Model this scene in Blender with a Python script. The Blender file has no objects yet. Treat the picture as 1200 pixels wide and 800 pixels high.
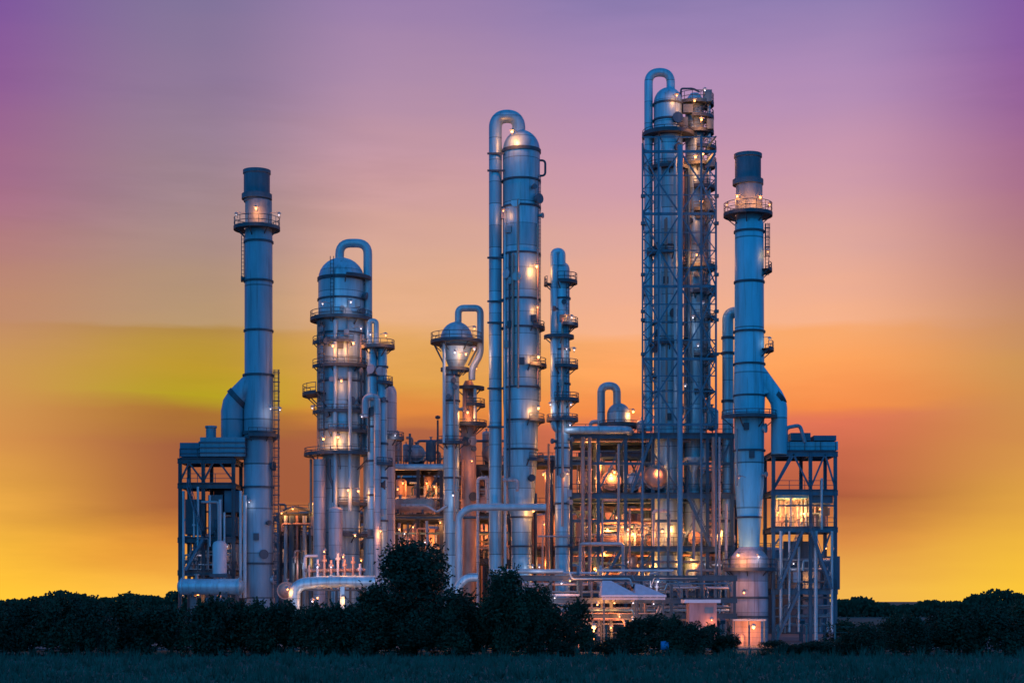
import bpy, math, random
from mathutils import Vector, Matrix
R = math.radians
rng = random.Random(7)
scene = bpy.context.scene
COL = scene.collection

# ------------------------------------------------------------------ camera
CAMZ, F, HOR = 5.0, 2000.0, 703.0          # eye height, focal length in photo pixels, horizon row
cd = bpy.data.cameras.new('camera'); cam = bpy.data.objects.new('camera', cd); COL.objects.link(cam)
cam.location = (0, 0, CAMZ); cam.rotation_euler = (R(90), 0, 0)
cd.sensor_width = 36; cd.lens = 36*F/1200; cd.shift_y = (HOR-400)/1200
cd.clip_start = 1; cd.clip_end = 20000
scene.camera = cam

# ------------------------------------------------------------------ sky
def lin(c):
    return tuple(((v/255)/12.92 if v/255 <= .04045 else ((v/255+.055)/1.055)**2.4) for v in c)+(1,)
w = bpy.data.worlds.new('World'); scene.world = w; w.use_nodes = True
nt = w.node_tree; nt.nodes.clear()
def N(t, **k):
    n = nt.nodes.new(t)
    for a, v in k.items(): setattr(n, a, v)
    return n
def L(a, b): nt.links.new(a, b)
def M_(op, a, b=None, clamp=False):
    n = N('ShaderNodeMath', operation=op, use_clamp=clamp)
    for i, v in enumerate((a, b)):
        if v is None: continue
        if isinstance(v, (int, float)): n.inputs[i].default_value = v
        else: L(v, n.inputs[i])
    return n.outputs[0]
def MR(v, a, b):
    n = N('ShaderNodeMapRange', interpolation_type='SMOOTHSTEP'); L(v, n.inputs[0])
    n.inputs[1].default_value = a; n.inputs[2].default_value = b
    return n.outputs[0]
def MIX(f, a, b):
    n = N('ShaderNodeMix', data_type='RGBA')
    if isinstance(f, (int, float)): n.inputs[0].default_value = f
    else: L(f, n.inputs[0])
    for i, v in ((6, a), (7, b)):
        if isinstance(v, tuple): n.inputs[i].default_value = v
        else: L(v, n.inputs[i])
    return n.outputs[2]
tc = N('ShaderNodeTexCoord'); sx = N('ShaderNodeSeparateXYZ'); L(tc.outputs['Generated'], sx.inputs[0])
dx, dy, dz = sx.outputs
mp = N('ShaderNodeMapping'); mp.inputs['Scale'].default_value = (7, 7, 46); L(tc.outputs['Generated'], mp.inputs[0])
cl = N('ShaderNodeTexNoise'); cl.inputs['Scale'].default_value = 1.0; cl.inputs['Detail'].default_value = 5; L(mp.outputs[0], cl.inputs[0])
mp2 = N('ShaderNodeMapping'); mp2.inputs['Scale'].default_value = (3, 3, 12); L(tc.outputs['Generated'], mp2.inputs[0])
cl2 = N('ShaderNodeTexNoise'); cl2.inputs['Detail'].default_value = 4; cl2.inputs['Scale'].default_value = 1.0; L(mp2.outputs[0], cl2.inputs[0])
wob = M_('ADD', M_('MULTIPLY', M_('SUBTRACT', cl.outputs[0], .5), .026), M_('MULTIPLY', M_('SUBTRACT', cl2.outputs[0], .5), .022))
ez = M_('DIVIDE', M_('ADD', dz, wob), .36)
def ypos(y):
    t = (HOR-y)/F
    return t/math.sqrt(1+t*t)/.36
def ramp(stops):
    n = N('ShaderNodeValToRGB'); L(ez, n.inputs[0]); e = n.color_ramp.elements
    stops = sorted((ypos(y), lin(c)) for y, c in stops)
    e[0].position, e[0].color = stops[0]; e[1].position, e[1].color = stops[-1]
    for p, c in stops[1:-1]:
        q = e.new(p); q.color = c
    return n.outputs[0]
SKY_R = [(0,(138,122,176)),(100,(174,138,182)),(200,(200,150,174)),(300,(224,168,156)),(384,(246,177,138)),(398,(248,168,108)),(430,(253,162,92)),(478,(244,138,72)),(496,(222,112,84)),(580,(168,84,60)),(630,(216,138,70)),(690,(238,178,80))]
SKY_M = [(0,(150,124,172)),(100,(172,138,170)),(200,(200,153,161)),(300,(217,168,146)),(370,(230,174,132)),(400,(224,164,96)),(445,(219,155,72)),(478,(222,132,60)),(500,(166,90,64)),(598,(146,76,58)),(630,(214,134,64)),(690,(238,178,76))]
SKY_L = [(0,(124,112,154)),(100,(140,118,152)),(200,(152,127,143)),(300,(167,138,131)),(380,(180,148,110)),(390,(172,134,66)),(430,(182,148,40)),(468,(172,154,26)),(490,(158,104,46)),(520,(144,78,58)),(598,(142,74,56)),(640,(206,132,58)),(690,(236,180,72))]
SKY_S = [(0,(118,72,160)),(120,(140,84,150)),(240,(164,104,134)),(360,(184,130,112)),(440,(200,146,84)),(520,(208,142,74)),(600,(226,166,66)),(690,(250,198,56))]
left = ramp(SKY_L); mid = ramp(SKY_M); right = ramp(SKY_R)
side = ramp(SKY_S)
front = MIX(MR(dx, -.172, -.07), left, MIX(MR(dx, -.05, .07), mid, right))
front = MIX(MR(M_('ABSOLUTE', dx), .175, .31), front, side)
# the dusk sky overhead and in the east, behind the camera
east = N('ShaderNodeValToRGB'); L(dz, east.inputs[0])
east.color_ramp.elements[0].position = 0; east.color_ramp.elements[0].color = (.014, .18, .44, 1)
east.color_ramp.elements[1].position = .75; east.color_ramp.elements[1].color = (.006, .19, .54, 1)
q = east.color_ramp.elements.new(.25); q.color = (.010, .32, .86, 1)
rear = MIX(.35, east.outputs[0], MIX(MR(cl2.outputs[0], .35, .7), (.003, .12, .36, 1), (.04, .38, .84, 1)))
glow = M_('MULTIPLY', MR(dy, -.45, -.95), MR(M_('ABSOLUTE', M_('ADD', dx, .3)), .36, .0))  # bright patch added behind the camera to put highlight stripes on the columns
rear = MIX(glow, rear, (.10, .85, 1.75, 1))
sky = MIX(MR(dy, .1, .75), rear, front)
sky = MIX(MR(dz, .36, .7), sky, MIX(.5, rear, (.025, .12, .36, 1)))
SUN_EL, SUN_AZ = R(1.5), R(-12)
nish = N('ShaderNodeTexSky', sky_type='NISHITA', sun_disc=False, sun_elevation=SUN_EL, sun_rotation=SUN_AZ)
mp3 = N('ShaderNodeMapping'); mp3.inputs['Scale'].default_value = (9, 9, 70); mp3.inputs['Rotation'].default_value = (0, R(1.5), 0); L(tc.outputs['Generated'], mp3.inputs[0])
cl3 = N('ShaderNodeTexNoise'); cl3.inputs['Detail'].default_value = 7; cl3.inputs['Roughness'].default_value = .6; cl3.inputs['Scale'].default_value = 1.0; L(mp3.outputs[0], cl3.inputs[0])
stv = M_('ADD', 1, M_('MULTIPLY', M_('MULTIPLY', M_('SUBTRACT', MR(cl3.outputs[0], .25, .75), .5), MR(cl2.outputs[0], .42, .66)), .13))
sc3 = N('ShaderNodeVectorMath', operation='SCALE'); L(sky, sc3.inputs[0]); L(stv, sc3.inputs['Scale']); sky = sc3.outputs[0]
boost = M_('ADD', 1, M_('MULTIPLY', MR(dy, .2, -.3), .22))
sc4 = N('ShaderNodeVectorMath', operation='SCALE'); L(sky, sc4.inputs[0]); L(boost, sc4.inputs['Scale']); sky = sc4.outputs[0]
bg1 = N('ShaderNodeBackground'); L(sky, bg1.inputs[0]); bg1.inputs[1].default_value = 1.0
bg2 = N('ShaderNodeBackground'); L(nish.outputs[0], bg2.inputs[0]); bg2.inputs[1].default_value = .004
ad = N('ShaderNodeAddShader'); L(bg1.outputs[0], ad.inputs[0]); L(bg2.outputs[0], ad.inputs[1])
wo = N('ShaderNodeOutputWorld'); L(ad.outputs[0], wo.inputs[0])
# ------------------------------------------------------------------ sun (at the horizon, nearly gone)
sl = bpy.data.lights.new('sun', 'SUN'); sl.energy = .12; sl.angle = R(8); sl.color = (1, .55, .25)
so = bpy.data.objects.new('sun', sl); COL.objects.link(so)
so.rotation_euler = (R(-90)+SUN_EL, 0, -SUN_AZ)
so.location = (-60, 300, 40)
vs = scene.view_settings
vs.view_transform = 'Standard'; vs.look = 'None'; vs.exposure = 0; vs.gamma = 1; vs.use_curve_mapping = False
scene.cycles.use_denoising = True
scene.cycles.max_bounces = 5; scene.cycles.diffuse_bounces = 2; scene.cycles.glossy_bounces = 3
scene.cycles.sample_clamp_indirect = 3

# ------------------------------------------------------------------ materials
def mat(name, col, rough=.6, metal=0, var=.25, vscale=(1.2, 1.2, .25), seams=0, bump=0, emit=None, strength=0, var2=None):
    m = bpy.data.materials.new(name); m.use_nodes = True
    t = m.node_tree; b = t.nodes['Principled BSDF']
    b.inputs['Roughness'].default_value = rough; b.inputs['Metallic'].default_value = metal; b.inputs['Specular IOR Level'].default_value = .3
    if emit:
        b.inputs['Base Color'].default_value = col+(1,)
        b.inputs['Emission Color'].default_value = emit+(1,); b.inputs['Emission Strength'].default_value = strength
        return m
    tc = t.nodes.new('ShaderNodeTexCoord'); mp = t.nodes.new('ShaderNodeMapping'); mp.inputs['Scale'].default_value = vscale
    t.links.new(tc.outputs['Object'], mp.inputs[0])
    nz = t.nodes.new('ShaderNodeTexNoise'); nz.inputs['Scale'].default_value = 1; nz.inputs['Detail'].default_value = 6; nz.inputs['Roughness'].default_value = .65
    t.links.new(mp.outputs[0], nz.inputs[0])
    rp = t.nodes.new('ShaderNodeValToRGB'); t.links.new(nz.outputs[0], rp.inputs[0])
    dark = tuple(c*(1-var) for c in col); lite = tuple(min(1, c*(1+var)) for c in col)
    if var2: dark = var2
    rp.color_ramp.elements[0].position = .3; rp.color_ramp.elements[0].color = dark+(1,)
    rp.color_ramp.elements[1].position = .7; rp.color_ramp.elements[1].color = lite+(1,)
    out = rp.outputs[0]
    if seams:       # dirt and rust that has run down from the joints
        m5 = t.nodes.new('ShaderNodeMapping'); m5.inputs['Scale'].default_value = (2.6, 2.6, .13); t.links.new(tc.outputs['Object'], m5.inputs[0])
        n5 = t.nodes.new('ShaderNodeTexNoise'); n5.inputs['Scale'].default_value = 1; n5.inputs['Detail'].default_value = 5; t.links.new(m5.outputs[0], n5.inputs[0])
        r5 = t.nodes.new('ShaderNodeMapRange'); r5.inputs[1].default_value = .54; r5.inputs[2].default_value = .70; r5.inputs[4].default_value = .55; t.links.new(n5.outputs[0], r5.inputs[0])
        x5 = t.nodes.new('ShaderNodeMix'); x5.data_type = 'RGBA'; t.links.new(r5.outputs[0], x5.inputs[0]); t.links.new(out, x5.inputs[6]); x5.inputs[7].default_value = (col[0]*.5+.03, col[1]*.36, col[2]*.32, 1); out = x5.outputs[2]
    if seams:       # sheet joints of the cladding, one every `seams` metres
        sp = t.nodes.new('ShaderNodeSeparateXYZ'); t.links.new(tc.outputs['Object'], sp.inputs[0])
        a = t.nodes.new('ShaderNodeMath'); a.operation = 'DIVIDE'; a.inputs[1].default_value = seams; t.links.new(sp.outputs[2], a.inputs[0])
        f = t.nodes.new('ShaderNodeMath'); f.operation = 'FRACT'; t.links.new(a.outputs[0], f.inputs[0])
        g = t.nodes.new('ShaderNodeMath'); g.operation = 'LESS_THAN'; g.inputs[1].default_value = .035; t.links.new(f.outputs[0], g.inputs[0])
        fl = t.nodes.new('ShaderNodeMath'); fl.operation = 'FLOOR'; t.links.new(a.outputs[0], fl.inputs[0])
        wn = t.nodes.new('ShaderNodeTexWhiteNoise'); wn.noise_dimensions = '1D'; t.links.new(fl.outputs[0], wn.inputs['W'])
        mr = t.nodes.new('ShaderNodeMapRange'); mr.inputs[3].default_value = .8; mr.inputs[4].default_value = 1.08; t.links.new(wn.outputs[0], mr.inputs[0])
        mu = t.nodes.new('ShaderNodeMath'); mu.operation = 'MULTIPLY'; mu.inputs[1].default_value = -.5; t.links.new(g.outputs[0], mu.inputs[0])
        ad = t.nodes.new('ShaderNodeMath'); ad.operation = 'ADD'; t.links.new(mr.outputs[0], ad.inputs[0]); t.links.new(mu.outputs[0], ad.inputs[1])
        mx = t.nodes.new('ShaderNodeVectorMath'); mx.operation = 'SCALE'; t.links.new(out, mx.inputs[0]); t.links.new(ad.outputs[0], mx.inputs['Scale'])
        out = mx.outputs[0]
    t.links.new(out, b.inputs['Base Color'])
    rr = t.nodes.new('ShaderNodeMapRange'); rr.inputs[3].default_value = max(0, rough-.12); rr.inputs[4].default_value = min(1, rough+.12)
    t.links.new(nz.outputs[0], rr.inputs[0]); t.links.new(rr.outputs[0], b.inputs['Roughness'])
    if bump:
        bp = t.nodes.new('ShaderNodeBump'); bp.inputs['Strength'].default_value = bump; bp.inputs['Distance'].default_value = .08
        t.links.new(nz.outputs[0], bp.inputs['Height']); t.links.new(bp.outputs[0], b.inputs['Normal'])
    return m
STACKR = mat('pale_stack_paint', (.21, .55, .68), .5, .1, .2, (.8, .8, .12), seams=5.2)  # brighter blue than the left stack
NECK = mat('lamp_pool_grey', (.24, .28, .32), .6, .1, .3)  # blue left out of the neck colour so the lamp pool reads warm
BASEP = mat('lit_base_tint', (.36, .36, .42), .6, .05, .25, seams=1.8)  # lavender of the floodlit stack base, put into its colour
STACK = mat('stack_paint', (.24, .34, .42), .5, .1, .2, (.8, .8, .12), seams=5.2)
CAPM = mat('sooty_steel', (.10, .14, .18), .6, .2, .3)
CLAD = mat('aluminium_cladding', (.33, .51, .60), .42, .35, .24, (1.1, 1.1, .12), seams=2.6, bump=.12)
CLADP = mat('dull_cladding', (.46, .44, .48), .48, .3, .22, (1, 1, .2), seams=1.9)
PIPEM = mat('pipe_cladding', (.36, .46, .52), .45, .3, .25, (.9, .9, .3))
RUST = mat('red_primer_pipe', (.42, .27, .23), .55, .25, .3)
STEEL = mat('painted_structural_steel', (.065, .085, .11), .6, .15, .3)
STEELB = mat('blue_structural_steel', (.07, .14, .20), .55, .15, .25)
POSTB = mat('blue_post_paint', (.12, .27, .38), .55, .1, .2)
STEELP = mat('galvanised_steel', (.30, .30, .33), .55, .4, .25)
DARK = mat('dark_grating', (.06, .09, .13), .75, .1, .3)
BULB_O = mat('sodium_lamp_glass', (1, .7, .4), .4, emit=(1, .58, .26), strength=1.35)
BULB_W = mat('white_lamp_glass', (1, 1, 1), .4, emit=(.92, .86, 1), strength=.95)
ROOFW = mat('white_sheet_roof', (.48, .46, .54), .55, 0, .12, (2, .3, 2))
PINKW = mat('pink_wall_panel', (.25, .16, .18), .7, 0, .3)
WHITEB = mat('cream_tank_paint', (.52, .50, .55), .5, .1, .15)
CONC = mat('yard_concrete', (.13, .13, .14), .9, 0, .35, (.15, .15, .15), bump=.2)
GROUND = mat('field_soil', (.024, .065, .05), .95, 0, .5, (.12, .06, .2), bump=.4)
GRASS = mat('grass_blades', (.024, .10, .072), .8, 0, .4, (.2, .08, .2))
LEAF = mat('leaf_dark', (.026, .046, .026), .8, 0, .55, (.5, .5, .5))
LEAF2 = mat('leaf_olive', (.034, .050, .026), .8, 0, .55, (.5, .5, .5))
BARK = mat('bark', (.06, .05, .04), .9, 0, .3)
BLUEP = mat('blue_plastic', (.05, .22, .48), .45, 0, .15)
POSTC = mat('concrete_post', (.20, .21, .22), .9, 0, .2)
WIRE = mat('fence_wire', (.15, .16, .17), .6, .5, .1)

# ------------------------------------------------------------------ helpers
def s(d): return d/F                                   # metres per photo pixel at distance d
def V(px, py, d): return Vector(((px-600)*s(d), d, CAMZ+(HOR-py)*s(d)))
def X(px, d): return (px-600)*s(d)
def Z(py, d): return CAMZ+(HOR-py)*s(d)

class MB:
    def __init__(self): self.v = []; self.f = []
    def add(self, vs, fs):
        o = len(self.v); self.v += [tuple(p) for p in vs]; self.f += [tuple(i+o for i in f) for f in fs]
        return self
    def lathe(self, cx, cy, prof, n=28, a0=0, a1=2*math.pi, cap=True):
        vs, fs = [], []
        full = abs(a1-a0-2*math.pi) < 1e-6
        m = n if full else n+1
        for r, z in prof:
            for i in range(m):
                a = a0+(a1-a0)*i/n; vs.append((cx+r*math.cos(a), cy+r*math.sin(a), z))
        for j in range(len(prof)-1):
            for i in range(n):
                k = (i+1) % m
                fs.append((j*m+i, j*m+k, (j+1)*m+k, (j+1)*m+i))
        if cap and full:
            fs.append(tuple(range(m))[::-1]); fs.append(tuple((len(prof)-1)*m+i for i in range(m)))
        return self.add(vs, fs)
    def sweep(self, pts, r, n=10, cap=True):
        pts = [Vector(p) for p in pts]
        vs, fs = [], []
        t0 = (pts[1]-pts[0]).normalized()
        up = Vector((0, 0, 1)) if abs(t0.z) < .9 else Vector((0, 1, 0))
        u = t0.cross(up).normalized(); v = t0.cross(u).normalized(); prev = t0
        for i, p in enumerate(pts):
            a = pts[max(0, i-1)]; b = pts[min(len(pts)-1, i+1)]
            t = (b-a).normalized()
            q = prev.rotation_difference(t); u = q @ u; v = q @ v; prev = t
            rr = r[i] if isinstance(r, (list, tuple)) else r
            for k in range(n):
                an = 2*math.pi*k/n; vs.append(p+u*rr*math.cos(an)+v*rr*math.sin(an))
        for i in range(len(pts)-1):
            for k in range(n):
                k2 = (k+1) % n
                fs.append((i*n+k, i*n+k2, (i+1)*n+k2, (i+1)*n+k))
        if cap: fs += [tuple(range(n))[::-1], tuple((len(pts)-1)*n+k for k in range(n))]
        return self.add(vs, fs)
    def pipe(self, pts, r, bend=None, n=12, seg=6):
        pts = [Vector(p) for p in pts]; bend = bend or r*2.2
        out = [pts[0]]
        for i in range(1, len(pts)-1):
            p = pts[i]; a = pts[i-1]-p; b = pts[i+1]-p
            k = min(bend, a.length*.499, b.length*.499)
            A = p+a.normalized()*k; B = p+b.normalized()*k
            for j in range(seg+1):
                t = j/seg; out.append(A*(1-t)**2+p*2*t*(1-t)+B*t*t)
        out.append(pts[-1])
        return self.sweep(out, r, n)
    def bar(self, a, b, wd, ht=None):
        a = Vector(a); b = Vector(b); ht = ht or wd
        t = (b-a).normalized(); up = Vector((0, 0, 1)) if abs(t.z) < .95 else Vector((0, 1, 0))
        u = t.cross(up).normalized()*wd/2; v = u.cross(t).normalized()*ht/2
        vs = [a-u-v, a+u-v, a+u+v, a-u+v, b-u-v, b+u-v, b+u+v, b-u+v]
        return self.add(vs, [(3, 2, 1, 0), (4, 5, 6, 7), (0, 1, 5, 4), (1, 2, 6, 5), (2, 3, 7, 6), (3, 0, 4, 7)])
    def ibeam(self, a, b, wd, ht):
        a = Vector(a); b = Vector(b); z = Vector((0, 0, ht/2))
        self.bar(a-z*.85, b-z*.85, wd, ht*.15); self.bar(a+z*.85, b+z*.85, wd, ht*.15); return self.bar(a, b, wd*.25, ht*.69)
    def box(self, x0, x1, y0, y1, z0, z1):
        vs = [(x, y, z) for z in (z0, z1) for y in (y0, y1) for x in (x0, x1)]
        return self.add(vs, [(0, 2, 3, 1), (4, 5, 7, 6), (0, 1, 5, 4), (1, 3, 7, 5), (3, 2, 6, 7), (2, 0, 4, 6)])
    def build(self, name, m, parent=None, loc=None, ang=38):
        me = bpy.data.meshes.new(name); me.from_pydata(self.v, [], self.f)
        o = bpy.data.objects.new(name, me); COL.objects.link(o)
        base = Vector((0, 0, 0))
        if parent is not None:
            o.parent = parent; r = parent
            while r.parent: r = r.parent
            base = r.location
        elif loc is not None: base = Vector(loc); o.location = base
        if base.length: me.transform(Matrix.Translation(-base))
        me.materials.append(m); me.validate(); me.update()
        me.shade_smooth(); me.set_sharp_from_angle(angle=R(ang))
        return o

def tag(o, label, cat, group=None):
    o['label'] = label; o['category'] = cat
    if group: o['group'] = group
    return o
def thing(name, label, cat, loc, group=None):
    o = bpy.data.objects.new(name, None); COL.objects.link(o); o.location = loc; o.empty_display_size = .5
    return tag(o, label, cat, group)
def structure(o): o['kind'] = 'structure'; return o
def dome(r, z, h, k=7): return [(r*math.cos(R(90)*i/k), z+h*math.sin(R(90)*i/k)) for i in range(k+1)][:-1]+[(.02, z+h)]

def lamp(root, p, white=False, watts=90, size=.17):
    p = Vector(p); size *= .8 if not white else .75
    a = MB(); a.bar(p+Vector((0, .9, -.15)), p+Vector((0, .05, .32)), .07); a.lathe(p.x, p.y, [(.06, p.z+.36), (.24, p.z+.2), (.26, p.z+.14)], 12)
    if root.get('category') in ('process column', 'chimney stack', 'process drum'):      # bracket that ties the fitting to the shell
        ax = Vector((root.location.x, root.location.y, p.z+.34)); q = Vector((p.x, p.y, p.z+.34)); a.bar(q, q.lerp(ax, .62), .06)
    lo = a.build('lamp', STEELP, root)
    b = MB(); b.lathe(p.x, p.y, [(.02, p.z-size), (size*.7, p.z-size*.7), (size, p.z), (size*.7, p.z+size*.6)], 12)
    b.build('bulb', BULB_W if white else BULB_O, lo)
    ld = bpy.data.lights.new('lamp_light', 'POINT'); ld.energy = watts*(.8 if white else 1.95); ld.shadow_soft_size = .4
    ld.color = (.95, .86, 1) if white else (1, .31, .07)
    l = bpy.data.objects.new('lamp_light', ld); COL.objects.link(l); l.parent = lo
    r = root
    while r.parent: r = r.parent
    l.location = p+Vector((0, -.1, -size-.25))-r.location

def platform(root, px, py, d, r0, r1, a0=0, a1=360, rail=10, m=None, bracket=True):
    """ring gallery round a column; r0, r1 in photo pixels at distance d; 270 degrees faces the camera"""
    k = s(d); cx, cy, z = X(px, d), d, Z(py, d)
    a0, a1 = R(a0), R(a1); full = abs(a1-a0-2*math.pi) < 1e-3
    n = 28 if full else max(8, int(28*(a1-a0)/6.28))
    b = MB()
    ra, rb = r0*k, r1*k
    b.lathe(cx, cy, [(ra, z), (rb, z), (rb, z+.12), (ra, z+.12), (ra, z)], n, a0, a1, cap=False)
    b.lathe(cx, cy, [(rb, z-.1), (rb+.07, z-.1), (rb+.07, z+.3), (rb, z+.3), (rb, z-.1)], n, a0, a1, cap=False)
    if bracket:
        m_ = max(2, n//4)
        for i in range(m_+(0 if full else 1)):
            a = a0+(a1-a0)*i/m_
            c, sn = math.cos(a), math.sin(a)
            b.bar((cx+ra*c, cy+ra*sn, z-(rb-ra)*.8), (cx+rb*.96*c, cy+rb*.96*sn, z), .11)
    o = b.build('platform', m or STEEL, root)
    if rail:
        h = rail*k
        b = MB()
        for zz in (z+h*.55, z+h):
            b.sweep([(cx+rb*math.cos(a0+(a1-a0)*i/n), cy+rb*math.sin(a0+(a1-a0)*i/n), zz) for i in range(n+1)], .045, 5, cap=not full)
        m_ = max(3, n//2)
        for i in range(m_+(0 if full else 1)):
            a = a0+(a1-a0)*i/m_
            b.bar((cx+rb*math.cos(a), cy+rb*math.sin(a), z), (cx+rb*math.cos(a), cy+rb*math.sin(a), z+h), .07)
        b.build('handrail', STEEL, o)
    return o

def ladder(root, px, y0, y1, d, cage=True, wid=5, m=None):
    k = s(d); x, za, zb = X(px, d), Z(y1, d), Z(y0, d); h = wid*k/2
    b = MB()
    for sx_ in (-h, h): b.bar((x+sx_, d, za), (x+sx_, d, zb), .08)
    z = za
    while z < zb:
        b.bar((x-h, d, z), (x+h, d, z), .05); z += .45
    o = b.build('ladder', m or STEEL, root)
    if cage:
        c = MB(); z = za+2
        while z < zb:
            c.lathe(x, d-.1, [(h*1.5, z), (h*1.5+.04, z), (h*1.5+.04, z+.12), (h*1.5, z+.12), (h*1.5, z)], 8, R(180), R(360), cap=False); z += 1.1
        for a in (200, 235, 270, 305, 340):
            c.bar((x+h*1.5*math.cos(R(a)), d-.1+h*1.5*math.sin(R(a)), za+2), (x+h*1.5*math.cos(R(a)), d-.1+h*1.5*math.sin(R(a)), zb), .05)
        c.build('safety_cage', m or STEEL, o)

def rings(root, px, d, r, ys, th=2.2, m=None):
    k = s(d)
    for y in ys:
        z = Z(y, d); b = MB()
        b.lathe(X(px, d), d, [(r*k-.02, z-th*k/2), (r*k+.12, z-th*k/2), (r*k+.12, z+th*k/2), (r*k-.02, z+th*k/2)], 30, cap=False)
        b.build('stiffening_ring', m or STEEL, root)

def shell(root, px, d, prof, m, name='shell', n=32):
    k = s(d)
    return MB().lathe(X(px, d), d, [(r*k, max(0, Z(y, d))) for r, y in prof], n).build(name, m, root)

def pxpipe(root, pts, r, d, m, name='pipe', bend=None, n=12, seg=6):
    """pts are (px, py) or (px, py, depth offset in metres)"""
    P = [V(p[0], p[1], d)+Vector((0, p[2] if len(p) > 2 else 0, 0)) for p in pts]
    for e, q in ((-1, -2), (0, 1)):           # an upright that reaches the low pipework goes on to the ground
        if pts[e][0] == pts[q][0] and pts[e][1] >= 655: P[e].z = .05
    return MB().pipe(P, r*s(d), bend*s(d) if bend else None, n, seg).build(name, m, root)

def nozzle(root, px, py, d, r, ln, ang, m=None):
    """short flanged branch standing out of a shell towards `ang` degrees (270 = camera)"""
    p = V(px, py, d); a = Vector((math.cos(R(ang)), math.sin(R(ang)), 0)); k = s(d)
    b = MB(); b.sweep([p, p+a*ln*k], r*k, 12); b.sweep([p+a*(ln*k-.05), p+a*(ln*k+.15)], r*k*1.45, 12)
    return b.build('nozzle', m or STEEL, root)

# ------------------------------------------------------------------ ground
g = MB(); g.add([(-3000, -400, 0), (3000, -400, 0), (3000, 6000, 0), (-3000, 6000, 0)], [(0, 1, 2, 3)])
structure(g.build('ground', GROUND))
g = MB(); g.box(-78, 78, 172, 262, -.3, .12)
structure(g.build('plant_yard', CONC))

# grass: short blades of the rough field in front of the trees
gm = MB(); grng = random.Random(3)
for i in range(42000):
    d = 92+grng.random()**1.3*66; x = (grng.random()-.5)*1.5*d*.62
    cv = math.sin(x*.31+d*.17)+math.sin(x*.83-d*.4+2)+math.sin(x*1.9+d*1.1); h = (.10+grng.random()*.26)*(1+.45*max(0, cv)); a = grng.random()*3.14; wv = .05+grng.random()*.07
    c, sn = math.cos(a)*wv, math.sin(a)*wv; lx, ly = (grng.random()-.5)*.25, (grng.random()-.5)*.25
    gm.add([(x-c, d-sn, 0), (x+c, d+sn, 0), (x+lx, d+ly, h)], [(0, 1, 2)])
for i in range(420):
    d = 100+grng.random()*58; x = (grng.random()-.5)*d*.64; hh = .5+grng.random()*.8
    for j in range(14):
        a = grng.random()*6.28; c, sn = math.cos(a)*.05, math.sin(a)*.05; lx, ly = (grng.random()-.5)*hh*.9, (grng.random()-.5)*hh*.9; h = hh*(.6+grng.random()*.5); ox, oy = (grng.random()-.5)*.3, (grng.random()-.5)*.3
        gm.add([(x+ox-c, d+oy-sn, 0), (x+ox+c, d+oy+sn, 0), (x+ox+lx, d+oy+ly, h)], [(0, 1, 2)])
go = gm.build('grass', GRASS); go['kind'] = 'stuff'; go['label'] = 'short dark green grass of the field in front of the plant'

# ================================================================== BIG TOWERS
# ---- left flue stack
d = 200; cx = 303
st = thing('flue_stack', 'tall blue flue stack on the left with one lamp lit under its dark cap', 'chimney stack', (X(cx, d), d, 0))
shell(st, cx, d, [(17.4, 753), (17.2, 441), (16.3, 438), (16.2, 275), (15.8, 273)], STACK)
shell(st, cx, d, [(15.6, 274), (15.6, 236)], NECK, 'neck')
shell(st, cx-2, d, [(15.2, 237), (15.2, 205), (16.2, 204), (16.2, 200), (14.2, 200), (14.2, 204)], CAPM, 'cap')
rings(st, cx-2, d, 16.5, [231], 6, CAPM)
rings(st, cx, d, 16.4, [284, 330, 388])
rings(st, cx, d, 17.6, [440, 571, 660]); rings(st, cx, d, 18.6, [508, 514], 4)
platform(st, cx-2, 269, d, 15, 26.5, rail=13)
platform(st, cx, 512, d, 17, 24, 250, 430, rail=9)
ladder(st, cx+21, 433, 700, d-.4, True, 5)
ladder(st, cx-18.5, 276, 330, d-.4, False, 3)
lamp(st, V(300, 244, d-2.6), watts=150); lamp(st, V(277, 252, d-1.2), True, 18, .1); lamp(st, V(327, 252, d-1.2), True, 18, .1)
lamp(st, V(317, 479, d-2.2), True, 30, .1); lamp(st, V(328, 480, d-1.5), True, 25, .1)
nozzle(st, cx-12, 327, d-.4, 2.6, 7, 185)
P = [V(300, 446, d), V(273, 473, d), V(273, 522, d)]
MB().pipe(P, 14*s(d), 9*s(d), 14, 2).build('flue_duct', STACK, st)
MB().sweep([V(277, 469, d)+Vector((-.05, 0, -.03)), V(281, 465, d)+Vector((0, 0, 0))], 15*s(d), 14).build('duct_flange', STEEL, st)

# ---- right flue stack
d = 198; cx = 878
sr = thing('flue_stack', 'tall blue flue stack on the right with two warm lamps below its dark cap', 'chimney stack', (X(cx, d), d, 0))
shell(sr, cx, d, [(22, 755), (22, 668), (21.5, 652), (11.8, 640.5)], BASEP, 'base')
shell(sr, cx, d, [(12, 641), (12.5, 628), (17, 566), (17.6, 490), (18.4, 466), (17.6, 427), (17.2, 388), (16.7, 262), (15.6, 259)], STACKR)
shell(sr, cx, d, [(15.4, 259.5), (15.4, 216)], NECK, 'neck')
shell(sr, cx-1.5, d, [(15.2, 217), (15.2, 186), (16.4, 185), (16.4, 181), (14.2, 181), (14.2, 185)], CAPM, 'cap')
rings(sr, cx-1.5, d, 16.8, [214], 6, CAPM)
rings(sr, cx, d, 17, [272, 331]); rings(sr, cx, d, 17.8, [389, 427, 464, 528]); rings(sr, cx, d, 14.5, [606]); rings(sr, cx, d, 22, [700, 722])
platform(sr, cx-1.5, 253, d, 15, 28, rail=14)
platform(sr, cx, 490, d, 18, 32, 180, 360, rail=8)
platform(sr, cx, 668, d, 21, 30, rail=13)
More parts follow.
